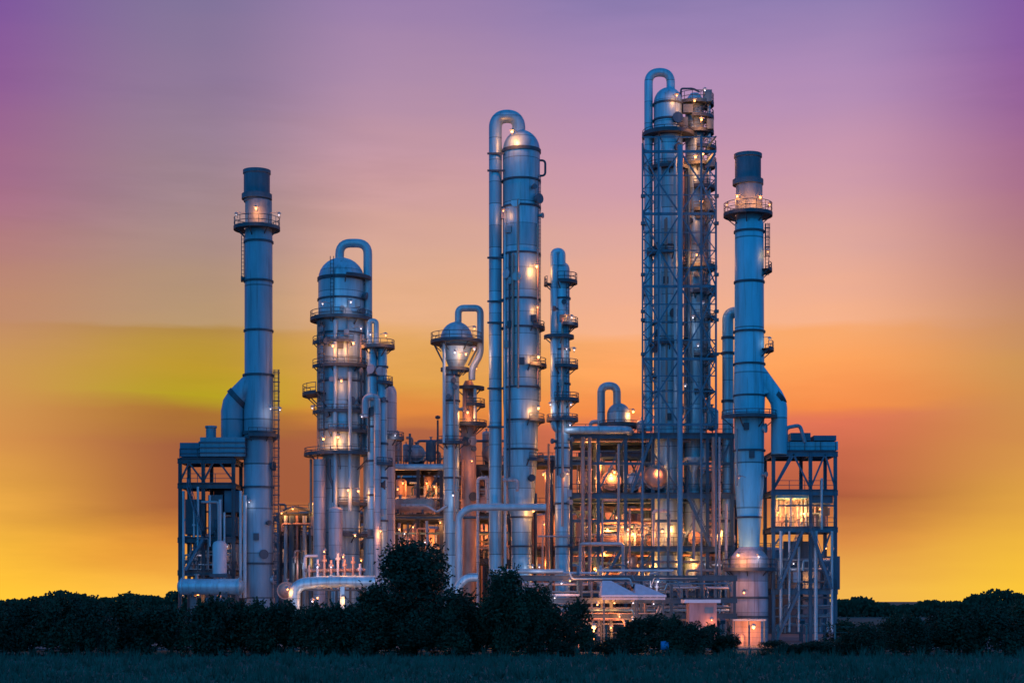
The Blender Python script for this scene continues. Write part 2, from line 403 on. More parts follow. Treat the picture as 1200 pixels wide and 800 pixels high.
lamp(sr, V(864, 230, d-2.4), watts=170); lamp(sr, V(891, 231, d-2.4), watts=120); lamp(sr, V(852, 240, d-1), False, 25, .12); lamp(sr, V(902, 240, d-1), False, 30, .12)
lamp(sr, V(865, 650, d-3.6), watts=420); lamp(sr, V(889, 652, d-2.9), True, 60, .13)
for y0, y1, px in ((262, 322, 899),):
    ladder(sr, px, y0, y1, d-.3, True, 4)
platform(sr, cx+1, 318, d, 16, 25, 320, 395, rail=9); platform(sr, cx+1, 411, d, 16, 27, 315, 400, rail=10)
lamp(sr, V(902, 398, d-1.3), True, 20, .1); lamp(sr, V(900, 295, d-1.3), False, 25, .1)
P = [V(884, 430, d), V(913, 470, d), V(913, 532, d)]
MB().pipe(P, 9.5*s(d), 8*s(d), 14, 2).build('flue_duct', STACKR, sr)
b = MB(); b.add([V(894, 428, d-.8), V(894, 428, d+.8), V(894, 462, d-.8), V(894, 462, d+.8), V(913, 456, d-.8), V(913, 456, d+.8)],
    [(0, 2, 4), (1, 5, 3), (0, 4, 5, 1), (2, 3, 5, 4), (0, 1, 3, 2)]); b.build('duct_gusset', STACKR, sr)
MB().sweep([V(911, 467, d), V(915, 463.5, d)], 10.6*s(d), 14).build('duct_flange', STEEL, sr)

# ---- column with the round overhead bend on the left (broad, warm lamps on its galleries)
d = 204; cx = 400
ca = thing('distillation_column', 'broad grey column with square overhead pipe loop and several lit galleries, beside the left stack', 'process column', (X(cx, d), d, 0))
k = s(d)
MB().lathe(X(cx, d), d, [(22*k, 0), (22*k, Z(534, d)), (27*k, Z(528, d)), (27*k, Z(328, d))]+dome(27*k, Z(328, d), 26*k), 32).build('shell', CLAD, ca)
rings(ca, cx, d, 27, [328], 4); rings(ca, cx, d, 27, [352, 392, 448, 505])
pxpipe(ca, [(398, 312), (398, 285), (431, 285), (431, 660)], 5.2, d, PIPEM, 'overhead_pipe', 13)
platform(ca, cx, 328, d, 26, 35, 285, 420, rail=0)
platform(ca, cx, 376, d, 27, 36, rail=10); platform(ca, cx, 432, d, 27, 34, 200, 420, rail=9)
platform(ca, cx, 464, d, 27, 45, 150, 235, rail=12); platform(ca, cx, 485, d, 27, 33, 180, 360, rail=8)
platform(ca, cx, 534, d, 22, 43, 150, 395, rail=8)
ladder(ca, 377, 376, 534, d-2.6, True, 5); ladder(ca, 389, 300, 376, d-2.9, False, 4)
for p in ((396, 2.6, 380, 660), (413, 2.4, 440, 600)):
    pxpipe(ca, [(p[0], p[2], -3.1), (p[0], p[3], -3.1)], p[1], d, PIPEM, 'riser')
pxpipe(ca, [(377, 540, -2.2), (377, 668, -2.2)], 7.5, d, CLADP, 'riser'); pxpipe(ca, [(389, 540, -3.0), (389, 560, -3), (394, 572, -3), (394, 590, -3)], 1.8, d, STEEL, 'riser')
pxpipe(ca, [(365, 538, -.5), (365, 600, -.5)], 1.6, d, RUST, 'riser')
for px, py, wh, wt in ((411, 354, 1, 55), (378, 356, 1, 18), (390, 405, 0, 130), (414, 402, 0, 150), (400, 446, 0, 60), (379, 514, 0, 140), (396, 512, 0, 150), (366, 478, 1, 14), (408, 574, 0, 120), (420, 575, 0, 60), (423, 385, 1, 25)):
    lamp(ca, V(px, py, d-4.2), bool(wh), wt, .12 if wh else .17)
nozzle(ca, 385, 400, d-2.4, 3.2, 6, 265); nozzle(ca, 412, 470, d-2.4, 3.5, 6, 275); nozzle(ca, 420, 365, d-2, 2.5, 7, 320)
d = 200.5
ff = thing('feed_drum', 'upright pale drum standing in front of the broad column with the square loop', 'process drum', (X(395, d), d, 0))
k = s(d)
MB().lathe(X(395, d), d-1.6, [(6, 0)]*0+[(8*k, Z(655, d)), (8*k, Z(598, d))]+dome(8*k, Z(598, d), 3.5*k), 20).build('shell', CLADP, ff)
for i in range(3):
    a = R(90+120*i); MB().bar((X(395, d)+7*k*math.cos(a), d-1.6+7*k*math.sin(a), 0), (X(395, d)+7*k*math.cos(a), d-1.6+7*k*math.sin(a), Z(652, d)), .25).build('leg', STEEL, ff)

# ---- twin slim tower to its right
d = 200; cx = 441
tw = thing('twin_column', 'pair of slim joined grey tubes under one gallery, right of the broad column', 'process column', (X(cx, d), d, 0))
shell(tw, 436.5, d, [(5.8, 753), (5.8, 404)], CLAD, 'tube'); shell(tw, 448, d, [(5.6, 753), (5.6, 404)], CLAD, 'tube')
platform(tw, 443, 408, d, 3, 19, rail=9)
pxpipe(tw, [(433, 404), (433, 376), (441, 376), (441, 404)], 3, d, PIPEM, 'vent_bend', 4)
pxpipe(tw, [(429, 490, -1.2), (429, 466, -1.2), (443, 466, -1.2), (443, 680, -1.2)], 4, d, CLADP, 'down_pipe', 7)
rings(tw, 436.5, d, 6, [440, 500, 540, 580, 630]); rings(tw, 448, d, 6, [430, 470, 520, 560, 610])
for px, py, wh, wt in ((434, 392, 1, 30), (452, 393, 0, 60), (424, 488, 1, 20), (446, 622, 0, 110)):
    lamp(tw, V(px, py, d-2.2), bool(wh), wt, .12)
d = 204
vv = thing('knockout_drum', 'slender domed vessel half hidden behind the pair of slim joined tubes', 'process drum', (X(454, d), d, 0))
k = s(d)
MB().lathe(X(454, d), d, [(9*k, 0), (9*k, Z(522, d)), (11*k, Z(516, d)), (11*k, Z(462, d))]+dome(11*k, Z(462, d), 13*k), 24).build('shell', CLADP, vv)
platform(vv, 454, 515, d, 10, 19, 200, 420, rail=8); lamp(vv, V(463, 510, d-2), True, 25, .1)

# ---- bulb-headed column
d = 206; cx = 535; k = s(d)
cb = thing('bulb_column', 'column with a round bulb head, warm lamps under it and a small square pipe loop', 'process column', (X(530, d), d, 0))
MB().lathe(X(cx, d), d, [(9*k, Z(436, d)), (10*k, Z(428, d)), (18.5*k, Z(408, d)), (19*k, Z(398, d))]+dome(19*k, Z(398, d), 21*k), 30).build('bulb_head', CLAD, cb)
shell(cb, 529, d, [(9.2, 753), (9.2, 432)], CLAD)
rings(cb, 529, d, 9.2, [440, 470, 520, 560]); rings(cb, cx, d, 19, [406], 3)
pxpipe(cb, [(537, 382), (537, 361), (563, 361), (563, 415), (553, 432), (553, 445)], 4, d, PIPEM, 'overhead_pipe', 7)
platform(cb, cx, 402, d, 18, 30, 120, 420, rail=11)
platform(cb, 533, 434, d, 9, 16, rail=0)
b = MB(); b.bar(V(509, 404, d), V(521, 428, d), .2); b.bar(V(561, 404, d), V(549, 428, d), .2); b.build('support_strut', STEEL, cb)
pxpipe(cb, [(521, 405, -1.5), (521, 520, -1.5)], 1.8, d, PIPEM, 'riser')
for px, py, wh, wt in ((533, 413, 1, 60), (546, 415, 0, 170), (556, 409, 1, 40), (556, 385, 0, 25), (531, 580, 1, 40)):
    lamp(cb, V(px, py, d-3), bool(wh), wt, .13)
d = 209
cs = thing('side_column', 'rusty pink slim column with two small galleries, right behind the bulb headed column', 'process column', (X(549, d), d, 0))
shell(cs, 549, d, [(9, 750), (9, 500), (7, 495), (7, 452), (4, 446)], RUST, n=24)
platform(cs, 550, 456, d, 6, 17, 200, 400, rail=0); platform(cs, 550, 476, d, 7, 18, 260, 400, rail=8); platform(cs, 550, 499, d, 8, 20, rail=6)
pxpipe(cs, [(557, 456, -1.4), (557, 500, -1.4)], 2, d, PIPEM, 'riser')
lamp(cs, V(548, 483, d-2.2), False, 150); lamp(cs, V(558, 432, d-1), False, 60, .1); lamp(cs, V(553, 540, d-2.6), False, 60, .1)

# ---- central main column
d = 203; cx = 611; k = s(d)
cm = thing('main_column', 'tallest central silver blue column with a thick arched overhead pipe and lit dome', 'process column', (X(cx, d), d, 0))
MB().lathe(X(cx, d), d, [(12*k, 0), (12*k, Z(612, d)), (14*k, Z(600, d)), (18.5*k, Z(540, d)), (19.5*k, Z(500, d)), (21.6*k, Z(470, d)), (21.8*k, Z(177, d))]+dome(21.8*k, Z(177, d), 24*k, 9), 40).build('shell', CLAD, cm)
rings(cm, cx, d, 21.8, [178], 4); rings(cm, cx, d, 21.9, [213, 244, 299, 352, 385]); rings(cm, cx, d, 21.6, [455]); rings(cm, cx, d, 19.6, [493]); rings(cm, cx, d, 18.8, [527]); rings(cm, cx, d, 13, [606, 640])
pxpipe(cm, [(608, 166), (608, 136.5), (580.5, 136.5), (580.5, 668)], 7.6, d, CLAD, 'overhead_pipe', 15, 18, 10)
b = MB()
for y in (180, 200, 302, 353, 378, 455, 500): b.bar(V(571, y, d-.9), V(597, y, d-.9), .14, .22)
b.build('pipe_guide', STEEL, cm)
pxpipe(cm, [(592, 250, -1.2), (592, 660, -1.2)], 1.7, d, PIPEM, 'riser'); pxpipe(cm, [(597, 300, -1.9), (597, 560, -1.9)], 1.1, d, STEEL, 'riser')
b = MB(); b.pipe([V(630, 188, d), V(639, 188, d), V(639, 206, d), V(630, 206, d)], 1.3*k, 6*k); b.build('lifting_loop', STEEL, cm)
nozzle(cm, 626, 234, d-1.2, 4.2, 8, 315, CAPM); nozzle(cm, 620, 560, d-1.3, 3, 6, 300)
ladder(cm, 632, 205, 470, d-1, False, 3)
platform(cm, cx, 386, d, 21, 27, 300, 400, rail=8); platform(cm, cx, 430, d, 21, 29, 290, 400, rail=9); platform(cm, cx, 494, d, 20, 27, 290, 400, rail=8)
for px, py, wh, wt, dd in ((600, 154, 0, 260, 3.0), (590, 247, 0, 30, 2.2), (629, 312, 0, 170, 2.6), (631, 418, 0, 150, 2.8), (631, 478, 0, 140, 2.6), (625, 598, 0, 120, 2), (630, 360, 0, 35, 2), (624, 664, 1, 30, 2)):
    lamp(cm, V(px, py, d-dd), bool(wh), wt, .2 if wt > 100 else .12)

# ---- slim column to its right with candy-cane top
d = 201; cx = 659; k = s(d)
cg = thing('slim_column', 'slim pale column with a hooked pipe top and five small galleries, right of the main column', 'process column', (X(cx, d), d, 0))
MB().lathe(X(cx, d), d, [(8.6*k, 0), (8.6*k, Z(316, d))]+dome(8.6*k, Z(316, d), 9*k), 24).build('shell', CLAD, cg)
pxpipe(cg, [(658, 312, -.5), (658, 296, -.5), (649.5, 296, -.5), (649.5, 504, -.5), (736, 504, -.5), (742, 504, 4)], 4.6, d, CLAD, 'overhead_pipe', 9)
platform(cg, cx, 332, d, 8, 17, 250, 440, rail=11); platform(cg, 655, 334, d, 8, 17, 150, 215, rail=9)
platform(cg, cx, 382, d, 8, 18, 270, 440, rail=9); platform(cg, 655, 396, d, 8, 17, 160, 400, rail=0)
platform(cg, cx, 431, d, 8, 18, 240, 440, rail=9); platform(cg, cx, 470, d, 8, 19, 240, 440, rail=9); platform(cg, cx, 493, d, 8, 18, 150, 440, rail=7)
ladder(cg, 665, 332, 500, d-1.2, False, 3)
for px, py, wh, wt in ((670, 372, 1, 30), (664, 409, 1, 22), (673, 410, 1, 22), (645, 474, 1, 30), (669, 474, 1, 20), (668, 498, 1, 35), (664, 370, 0, 50), (665, 555, 0, 30)):
    lamp(cg, V(px, py, d-1.6), bool(wh), wt, .11)
rings(cg, cx, d, 8.7, [350, 410, 450, 525, 548, 590, 640])

# ---- small background drum with the arch
d = 214; k = s(d)
hd = thing('reflux_drum', 'low domed drum with a tall arched pipe standing on the steel deck', 'process drum', (X(723, d), d, Z(508, d)))
MB().lathe(X(725, d), d, [(14*k, Z(508, d)), (14*k, Z(487, d))]+dome(14*k, Z(487, d), 15*k), 26).build('shell', CLAD, hd)
pxpipe(hd, [(723, 474), (723, 452), (704.5, 452), (704.5, 507)], 4.6, d, CLAD, 'overhead_pipe', 9, 12, 8)
lamp(hd, V(742, 482, d-1), False, 160, .2); lamp(hd, V(714, 497, d-2), False, 30, .1)
platform(hd, 725, 500, d, 13, 24, 200, 420, rail=6)
pxpipe(hd, [(692, 507), (692, 494), (704, 494)], 2.2, d, PIPEM, 'pipe')

# ---- tall right column inside a lattice tower
d = 206; cx = 783; k = s(d)
ct = thing('tall_column', 'tallest right hand column with a narrow arched pipe, standing inside the lattice scaffold', 'process column', (X(cx, d), d, 0))
MB().lathe(X(cx, d), d, [(17*k, 0), (17*k, Z(121, d))]+dome(17*k, Z(121, d), 18*k), 30).build('shell', CLAD, ct)
pxpipe(ct, [(786, 110), (786, 85), (760, 85), (760, 505)], 5, d, CLAD, 'overhead_pipe', 13, 14, 8)
pxpipe(ct, [(772, 170, -2.1), (772, 500, -2.1)], 1.4, d, PIPEM, 'riser'); pxpipe(ct, [(789, 190, -2.4), (789, 500, -2.4)], 2, d, PIPEM, 'riser'); pxpipe(ct, [(779, 260, -2.3), (779, 500, -2.3)], 1.2, d, RUST, 'riser')
rings(ct, cx, d, 17, [123, 142, 160, 200, 290, 380, 460])
nozzle(ct, 791, 140, d-1.4, 4.4, 9, 285, CAPM); platform(ct, 790, 150, d, 8, 14, 180, 360, rail=8)
platform(ct, cx, 160, d, 17, 30, 120, 420, rail=6)
lamp(ct, V(793, 112, d-2.6), False, 60, .12)
lamp(ct, V(803, 452, d-4), True, 30, .12)
d = 207
c2 = thing('side_column', 'thinner column with stacked crooked galleries beside the tallest right hand column', 'process column', (X(818, d), d, 0))
shell(c2, 814, d, [(13, 751), (13, 190), (11, 186), (11, 118), (5, 110)], CLAD, n=26)
platform(c2, 814, 124, d, 11, 22, rail=12); platform(c2, 817, 157, d, 9, 19, 200, 440, rail=10)
platform(c2, 818, 196, d, 12, 21, 200, 440, rail=9); platform(c2, 818, 250, d, 12, 21, 250, 440, rail=9)
platform(c2, 818, 315, d, 12, 22, 200, 440, rail=9); platform(c2, 818, 374, d, 12, 20, 250, 440, rail=8); platform(c2, 818, 418, d, 12, 20, 250, 440, rail=8); platform(c2, 818, 460, d, 12, 18, 250, 440, rail=0)
platform(c2, 816, 140, d, 11, 20, 250, 440, rail=9); platform(c2, 818, 176, d, 12, 21, 260, 440, rail=9); platform(c2, 818, 222, d, 12, 20, 250, 440, rail=8); platform(c2, 818, 345, d, 12, 21, 250, 440, rail=8)
for px, py, wv, hv in ((829, 113, .5, .7), (832, 146, .4, .6), (806, 128, .6, .5), (833, 190, .4, .6), (830, 240, .5, .7), (800, 146, .6, .8)):
    q = V(px, py, d-1.6); MB().box(q.x-wv, q.x+wv, q.y-.4, q.y+.4, q.z-hv, q.z+hv).build('instrument_box', CAPM, c2)
b = MB(); b.pipe([V(798, 122, d-1), V(798, 104, d-1), V(812, 104, d-1), V(820, 108, d-1)], .12); b.build('davit_arm', STEEL, c2)
pxpipe(c2, [(830, 120, -.6), (830, 500, -.6)], 2.2, d, PIPEM, 'riser'); pxpipe(c2, [(805, 200, -2), (805, 500, -2)], 1.8, d, STEELB, 'riser')
for px, py, wh, wt in ((826, 106, 1, 30), (822, 140, 0, 150), (814, 118, 0, 60), (815, 184, 0, 160), (824, 180, 0, 80), (822, 237, 0, 90), (817, 299, 0, 170), (824, 356, 1, 30), (812, 372, 1, 40), (818, 405, 1, 20)):
    lamp(c2, V(px, py, d-3.1), bool(wh), wt, .12 if wh else .17)
ladder(c2, 826, 200, 500, d-1.6, True, 4)

# lattice scaffold
LATT = mat('lattice_paint', (.09, .17, .24), .55, .15, .25)
lt = thing('lattice_tower', 'open braced lattice scaffold with a thick blue front post round the tallest column', 'scaffold tower', (X(795, 202), 202, 0))
DF, DB = 200., 214.
lev = [160, 177, 250, 335, 420, 458, 497]
for px, dd, y0, wdt in ((753, DF, 168, .2), (839, DF, 190, .22), (767, DB, 160, .25), (826, DB, 160, .25)):
    MB().bar((X(px, DF), dd, 0), (X(px, DF), dd, Z(y0, DF)), wdt).build('post', LATT, lt)
MB().pipe([V(797, 700, DF-1), V(797, 170, DF-1)], 3.2*s(DF)).build('front_post', POSTB, lt)
for y in lev:
    b = MB(); z = Z(y, DF); wv = .3 if y in (177, 250, 335, 420, 497) else .14
    b.bar((X(753, DF), DF+.3, z), (X(839, DF), DF+.3, z), wv*.7, wv); b.bar((X(767, DF), DB-.3, z), (X(826, DF), DB-.3, z), wv*.7, wv)
    b.bar((X(753, DF), DF, z), (X(767, DF), DB, z), .15, wv); b.bar((X(839, DF), DF, z), (X(826, DF), DB, z), .15, wv)
    b.build('beam', LATT, lt)
zz = [Z(y, DF) for y in (177, 250, 335, 420, 497)]
for i in range(4):
    zt, zb = zz[i], zz[i+1]; zm = (zt+zb)/2
    for xa, xb in ((753, 772), (839, 822)):
        for (u, v, w1, w2) in ((xa, xb, zt, zm), (xb, xa, zm, zb)):
            MB().bar((X(u, DF), DF+.1, w1), (X(v, DF), DF+.1+(6 if False else 0), w2), .16).build('brace', LATT, lt)
    for u, v in ((772, 797), (797, 822)):
        MB().bar((X(u, DF), DF+.2, zm if u == 772 else zt), (X(v, DF), DF+.2, zt if u == 772 else zm), .18).build('brace', LATT, lt)
        MB().bar((X(u, DF), DF+.2, zm if u == 772 else zb), (X(v, DF), DF+.2, zb if u == 772 else zm), .18).build('brace', LATT, lt)
for px in (772, 822):
    b = MB(); b.bar((X(px, DF), DF+.2, 0), (X(px, DF), DF+.2, Z(160, DF)), .22)
    b.build('post', LATT, lt)
for xa, xb in ((753, 767), (828, 839)):
    y = 180; fl = 0; b = MB()
    while y < 494:
        b.bar((X(xa if fl else xb, DF), DF+.35, Z(y, DF)), (X(xb if fl else xa, DF), DF+.35, Z(y+14, DF)), .12); y += 14; fl = 1-fl
    b.build('lacing', LATT, lt)
for y in (205, 228, 272, 293, 313, 356, 377, 398, 440, 478):
    b = MB(); b.bar((X(753, DF), DF+.25, Z(y, DF)), (X(839, DF), DF+.25, Z(y, DF)), .1, .13); b.build('girt', LATT, lt)
for (xa, ya, xb, yb) in ((772, 213, 797, 177), (797, 213, 822, 250), (772, 292, 797, 335), (822, 292, 797, 335), (772, 420, 797, 378), (822, 420, 797, 378), (772, 458, 797, 497), (822, 497, 797, 458)):
    MB().bar((X(xa, DF), DB-.5, Z(ya, DB)), (X(xb, DF), DB-.5, Z(yb, DB)), .2).build('brace', LATT, lt)
b = MB()
for px in (753, 839):
    for y in (230, 262, 322, 365, 375, 415): b.bar((X(px-2, DF), DF-.1, Z(y, DF)), (X(px+3, DF), DF-.1, Z(y, DF)), .5, .35)
b.build('cable_box', CAPM, lt)
# bent pipe behind the right stack
d = 204
bp = thing('standpipe', 'fat upright pipe with a bent top tucked behind the right flue stack', 'pipe', (X(853, d), d, 0))
pxpipe(bp, [(853, 700), (853, 366), (872, 366), (876, 366, -5.5)], 6.6, d, CLAD, 'pipe', 16, 14, 8)
rings(bp, 853, d, 6.7, [396, 414, 470], 3)
b = MB(); b.bar(V(838, 414, d), V(866, 414, d), .2); b.build('pipe_support', STEEL, bp)

fr_ = random.Random(77)
def fittings(root, px, d, r, y0, y1, n):
    k = s(d)
    for i in range(n):
        y = fr_.uniform(y0, y1); a = fr_.uniform(195, 345); c, sn = math.cos(R(a)), math.sin(R(a)); z = Z(y, d); q = Vector((X(px, d)+r*k*c, d+r*k*sn, z)); o = Vector((c, sn, 0)); e = fr_.random()
        b = MB()
        if e < .4: b.sweep([q-o*.1, q+o*.45], .2, 10); b.sweep([q+o*.42, q+o*.6], .32, 10); b.build('nozzle', fr_.choice([STEEL, STEELP, CAPM]), root)
        elif e < .65: b.sweep([q-o*.1, q+o*.25], .46, 14); b.sweep([q+o*.25, q+o*.36], .56, 14); b.build('manway', fr_.choice([CLAD, CLADP, STEEL]), root)
        else: b.box(q.x-.3, q.x+.3, q.y-.35, q.y+.1, z-.4, z+.4); b.build('junction_box', fr_.choice([STEELP, STEEL]), root)
    for i in range(max(1, n//4)):
        a = fr_.uniform(200, 340); ya = fr_.uniform(y0, y0+(y1-y0)*.4); yb = fr_.uniform(ya+40, y1+30); rr = r*k+.22
        x, yy = X(px, d)+rr*math.cos(R(a)), d+rr*math.sin(R(a)); b = MB(); b.pipe([(x, yy+.2, Z(ya, d)), (x, yy-.05, Z(ya, d)), (x, yy-.05, Z(yb, d))], fr_.uniform(.07, .16), None, 7, 3); b.build('conduit', fr_.choice([STEEL, STEELP, RUST]), root)
fittings(ca, 400, 204, 27, 345, 525, 16); fittings(cm, 611, 203, 21.6, 215, 455, 12); fittings(ct, 783, 206, 17, 170, 490, 14); fittings(c2, 814, 207, 13, 200, 490, 14)
fittings(cb, 529, 206, 9.2, 440, 590, 6); fittings(cg, 659, 201, 8.6, 340, 640, 10); fittings(st, 303, 200, 17, 540, 690, 6); fittings(sr, 878, 198, 17, 500, 560, 4); fittings(tw, 441, 200, 8, 430, 640, 8); fittings(cs, 549, 209, 8, 505, 600, 5)
platform(ca, 400, 404, 204, 27, 33, 190, 300, rail=8); platform(ca, 400, 508, 204, 27, 34, 250, 400, rail=8); platform(ca, 400, 592, 204, 22, 32, 270, 420, rail=8); platform(ca, 400, 628, 204, 22, 32, 250, 420, rail=8)
platform(tw, 443, 450, 200, 6, 17, 270, 400, rail=8); platform(tw, 443, 545, 200, 6, 17, 270, 400, rail=8)
platform(ct, 783, 200, 206, 17, 25, 200, 340, rail=8); platform(ct, 783, 300, 206, 17, 25, 190, 280, rail=8); platform(ct, 783, 405, 206, 17, 25, 200, 340, rail=8)
platform(cb, 529, 520, 206, 9, 17, 180, 360, rail=8); platform(cm, 611, 540, 203, 18, 26, 290, 420, rail=8)

# ================================================================== STEEL FRAMES
def frame(root, xs, ds, lev, d0, m=STEELB, pw=.34, deck=True, railm=STEEL, braces=(), top=None, depthbeam=True):
    """posts at photo columns xs (measured at d0) and depths ds, decks at photo rows lev (measured at d0)"""
    z0 = Z(top if top else lev[0], d0)
    for dd in ds:
        for px in xs:
            b = MB(); x = X(px, d0)
            b.bar((x, dd, 0), (x, dd, z0), pw, pw*.2); b.bar((x-pw/2, dd, 0), (x-pw/2, dd, z0), pw*.2, pw); b.bar((x+pw/2, dd, 0), (x+pw/2, dd, z0), pw*.2, pw)
            b.build('post', m, root)
    for y in lev:
        z = Z(y, d0); b = MB(); xa, xb = X(xs[0], d0), X(xs[-1], d0)
        for dd in ds: b.ibeam((xa-.3, dd-.02, z-.3), (xb+.3, dd-.02, z-.3), .3, .6)
        for px in xs: b.ibeam((X(px, d0), ds[0], z-.34), (X(px, d0), ds[-1], z-.34), .22, .44)
        o = b.build('deck_beam', m, root)
        if deck:
            MB().box(xa, xb, ds[0]-.3, ds[-1]+.3, z+.01, z+.09).build('deck', DARK, root)
            b = MB()
            for hh in (.55, 1.1): b.bar((xa, ds[0]-.3, z+hh), (xb, ds[0]-.3, z+hh), .06)
            n = max(2, int((xb-xa)/1.6))
            for i in range(n+1): x = xa+(xb-xa)*i/n; b.bar((x, ds[0]-.3, z), (x, ds[0]-.3, z+1.1), .07)
            b.build('handrail', railm, root)
    for (xa, ya, xb, yb) in braces:
        MB().bar((X(xa, d0), ds[0]-.03, Z(ya, d0)), (X(xb, d0), ds[0]-.03, Z(yb, d0)), .2).build('brace', m, root)

cr = random.Random(41)
def clutter(root, xa, xb, decks, d1, d2, nv, nh, d0=None):
    d0 = d0 or (d1+d2)/2
    for i in range(nv):
        y = cr.choice(decks); x = cr.uniform(xa, xb); dd = cr.uniform(d1, d2); h = cr.uniform(12, 40)
        k = s(dd); r = cr.uniform(.7, 1.6); m = cr.choice([RUST, STEELP, CLADP, PIPEM, STEELB])
        b = MB(); x2 = x+cr.choice([-1, 1])*cr.uniform(4, 14)
        zoff = Vector((0, 0, 0)); P = [V(x, y, d0), V(x, y-h, d0), V(x2, y-h, d0)] if cr.random() < .5 else [V(x, y, d0), V(x, y-h, d0)]
        for q in P: q.y = dd
        b.pipe(P, r*k, r*2*k, 8, 4); q = V(x, y-h*.4, d0); q.y = dd
        b.sweep([q, q+Vector((0, 0, .22))], r*k*2, 10)
        if cr.random() < .5: b.lathe(q.x, q.y-r*k*2.4, [(.22, q.z), (.27, q.z+.05), (.22, q.z+.1)], 10)
        b.build('valve_pipe', m, root)
    for i in range(nh):
        y = cr.choice(decks)-cr.uniform(6, 34); x = cr.uniform(xa, xb-30); x2 = min(xb, x+cr.uniform(30, 110)); dd = cr.uniform(d1, d2)
        P = [V(x, y+cr.uniform(6, 14), d0), V(x, y, d0), V(x2, y, d0), V(x2, y+cr.uniform(6, 14), d0)]
        for q in P: q.y = dd
        MB().pipe(P, cr.uniform(.8, 1.7)*s(dd), None, 8, 4).build('pipe', cr.choice([RUST, STEELP, PIPEM, STEELB, CLADP]), root)
# ---- big multi-level process structure (centre right)
d0 = 203
ms = thing('process_structure', 'wide open steel structure of stacked decks between the slim column and the right stack', 'steel structure', (X(765, d0), d0, 0))
XS = [669, 701, 733, 765, 797, 829, 858]
frame(ms, XS, [203, 211, 219], [508, 578, 640, 692], d0, braces=[(701, 576, 733, 512), (829, 576, 858, 512), (797, 638, 829, 582), (669, 690, 701, 645), (733, 690, 765, 645), (765, 530, 797, 576), (829, 690, 858, 645)])
LAMPS_M = [(716, 556, 0), (707, 560, 0), (743, 560, 0), (777, 548, 0), (808, 562, 0), (826, 560, 0), (690, 560, 0), (712, 620, 0), (723, 606, 0), (736, 620, 0), (742, 625, 0), (756, 618, 0), (771, 620, 0), (786, 617, 0), (805, 620, 0), (821, 622, 0), (846, 622, 0), (685, 647, 1), (697, 666, 0), (708, 648, 0), (738, 655, 1), (683, 600, 0), (755, 660, 0), (810, 655, 0), (842, 658, 1), (690, 520, 0), (772, 682, 1), (845, 563, 0), (680, 675, 0)]
for i, (px, py, wh) in enumerate(LAMPS_M):
    lamp(ms, V(px, py, 203+(i*37 % 10)*.55+.8), bool(wh), 45 if wh else 240+(i*29 % 110), .12 if wh else .16)
for y, dd in ((543, 203), (610, 203), (666, 203), (530, 211), (560, 211), (596, 211), (625, 211), (658, 211)):
    for xa, xb in zip(XS[:-1], XS[1:]):
        if cr.random() < .72: MB().ibeam((X(xa, d0)+.2, dd, Z(y, d0)), (X(xb, d0)-.2, dd, Z(y, d0)), .2, .34).build('secondary_beam', STEELB, ms)
for (xa, xb), (ya, yb) in (((669, 701), (640, 578)), ((701, 733), (640, 578)), ((765, 797), (692, 640)), ((829, 858), (640, 578)), ((733, 765), (578, 508)), ((829, 858), (578, 545))):
    MB().bar((X(xa, d0), 211.2, Z(ya, d0)), (X(xb, d0), 211.2, Z(yb, d0)), .2).build('brace', STEELB, ms); MB().bar((X(xb, d0), 211.5, Z(ya, d0)), (X(xa, d0), 211.5, Z(yb, d0)), .2).build('brace', STEELB, ms)
clutter(ms, 672, 856, (578, 640, 640, 692), 203.6, 210.5, 80, 30)
lamp(ms, V(771, 551, 202.2), False, 260); lamp(ms, V(720, 553, 203), False, 220); lamp(ms, V(736, 625, 202.4), False, 200); lamp(ms, V(776, 622, 202.4), False, 200); lamp(ms, V(812, 622, 202.4), False, 200); lamp(ms, V(706, 668, 202), False, 200)
# grey panels behind
b = MB()
for (xa, xb, ya, yb) in ((735, 795, 640, 668), (800, 858, 590, 606), (702, 730, 582, 600), (836, 858, 512, 545)):
    b.box(X(xa, 219), X(xb, 219), 219.4, 219.6, Z(yb, 219), Z(ya, 219))
b.build('wall_panel', CLADP, ms)

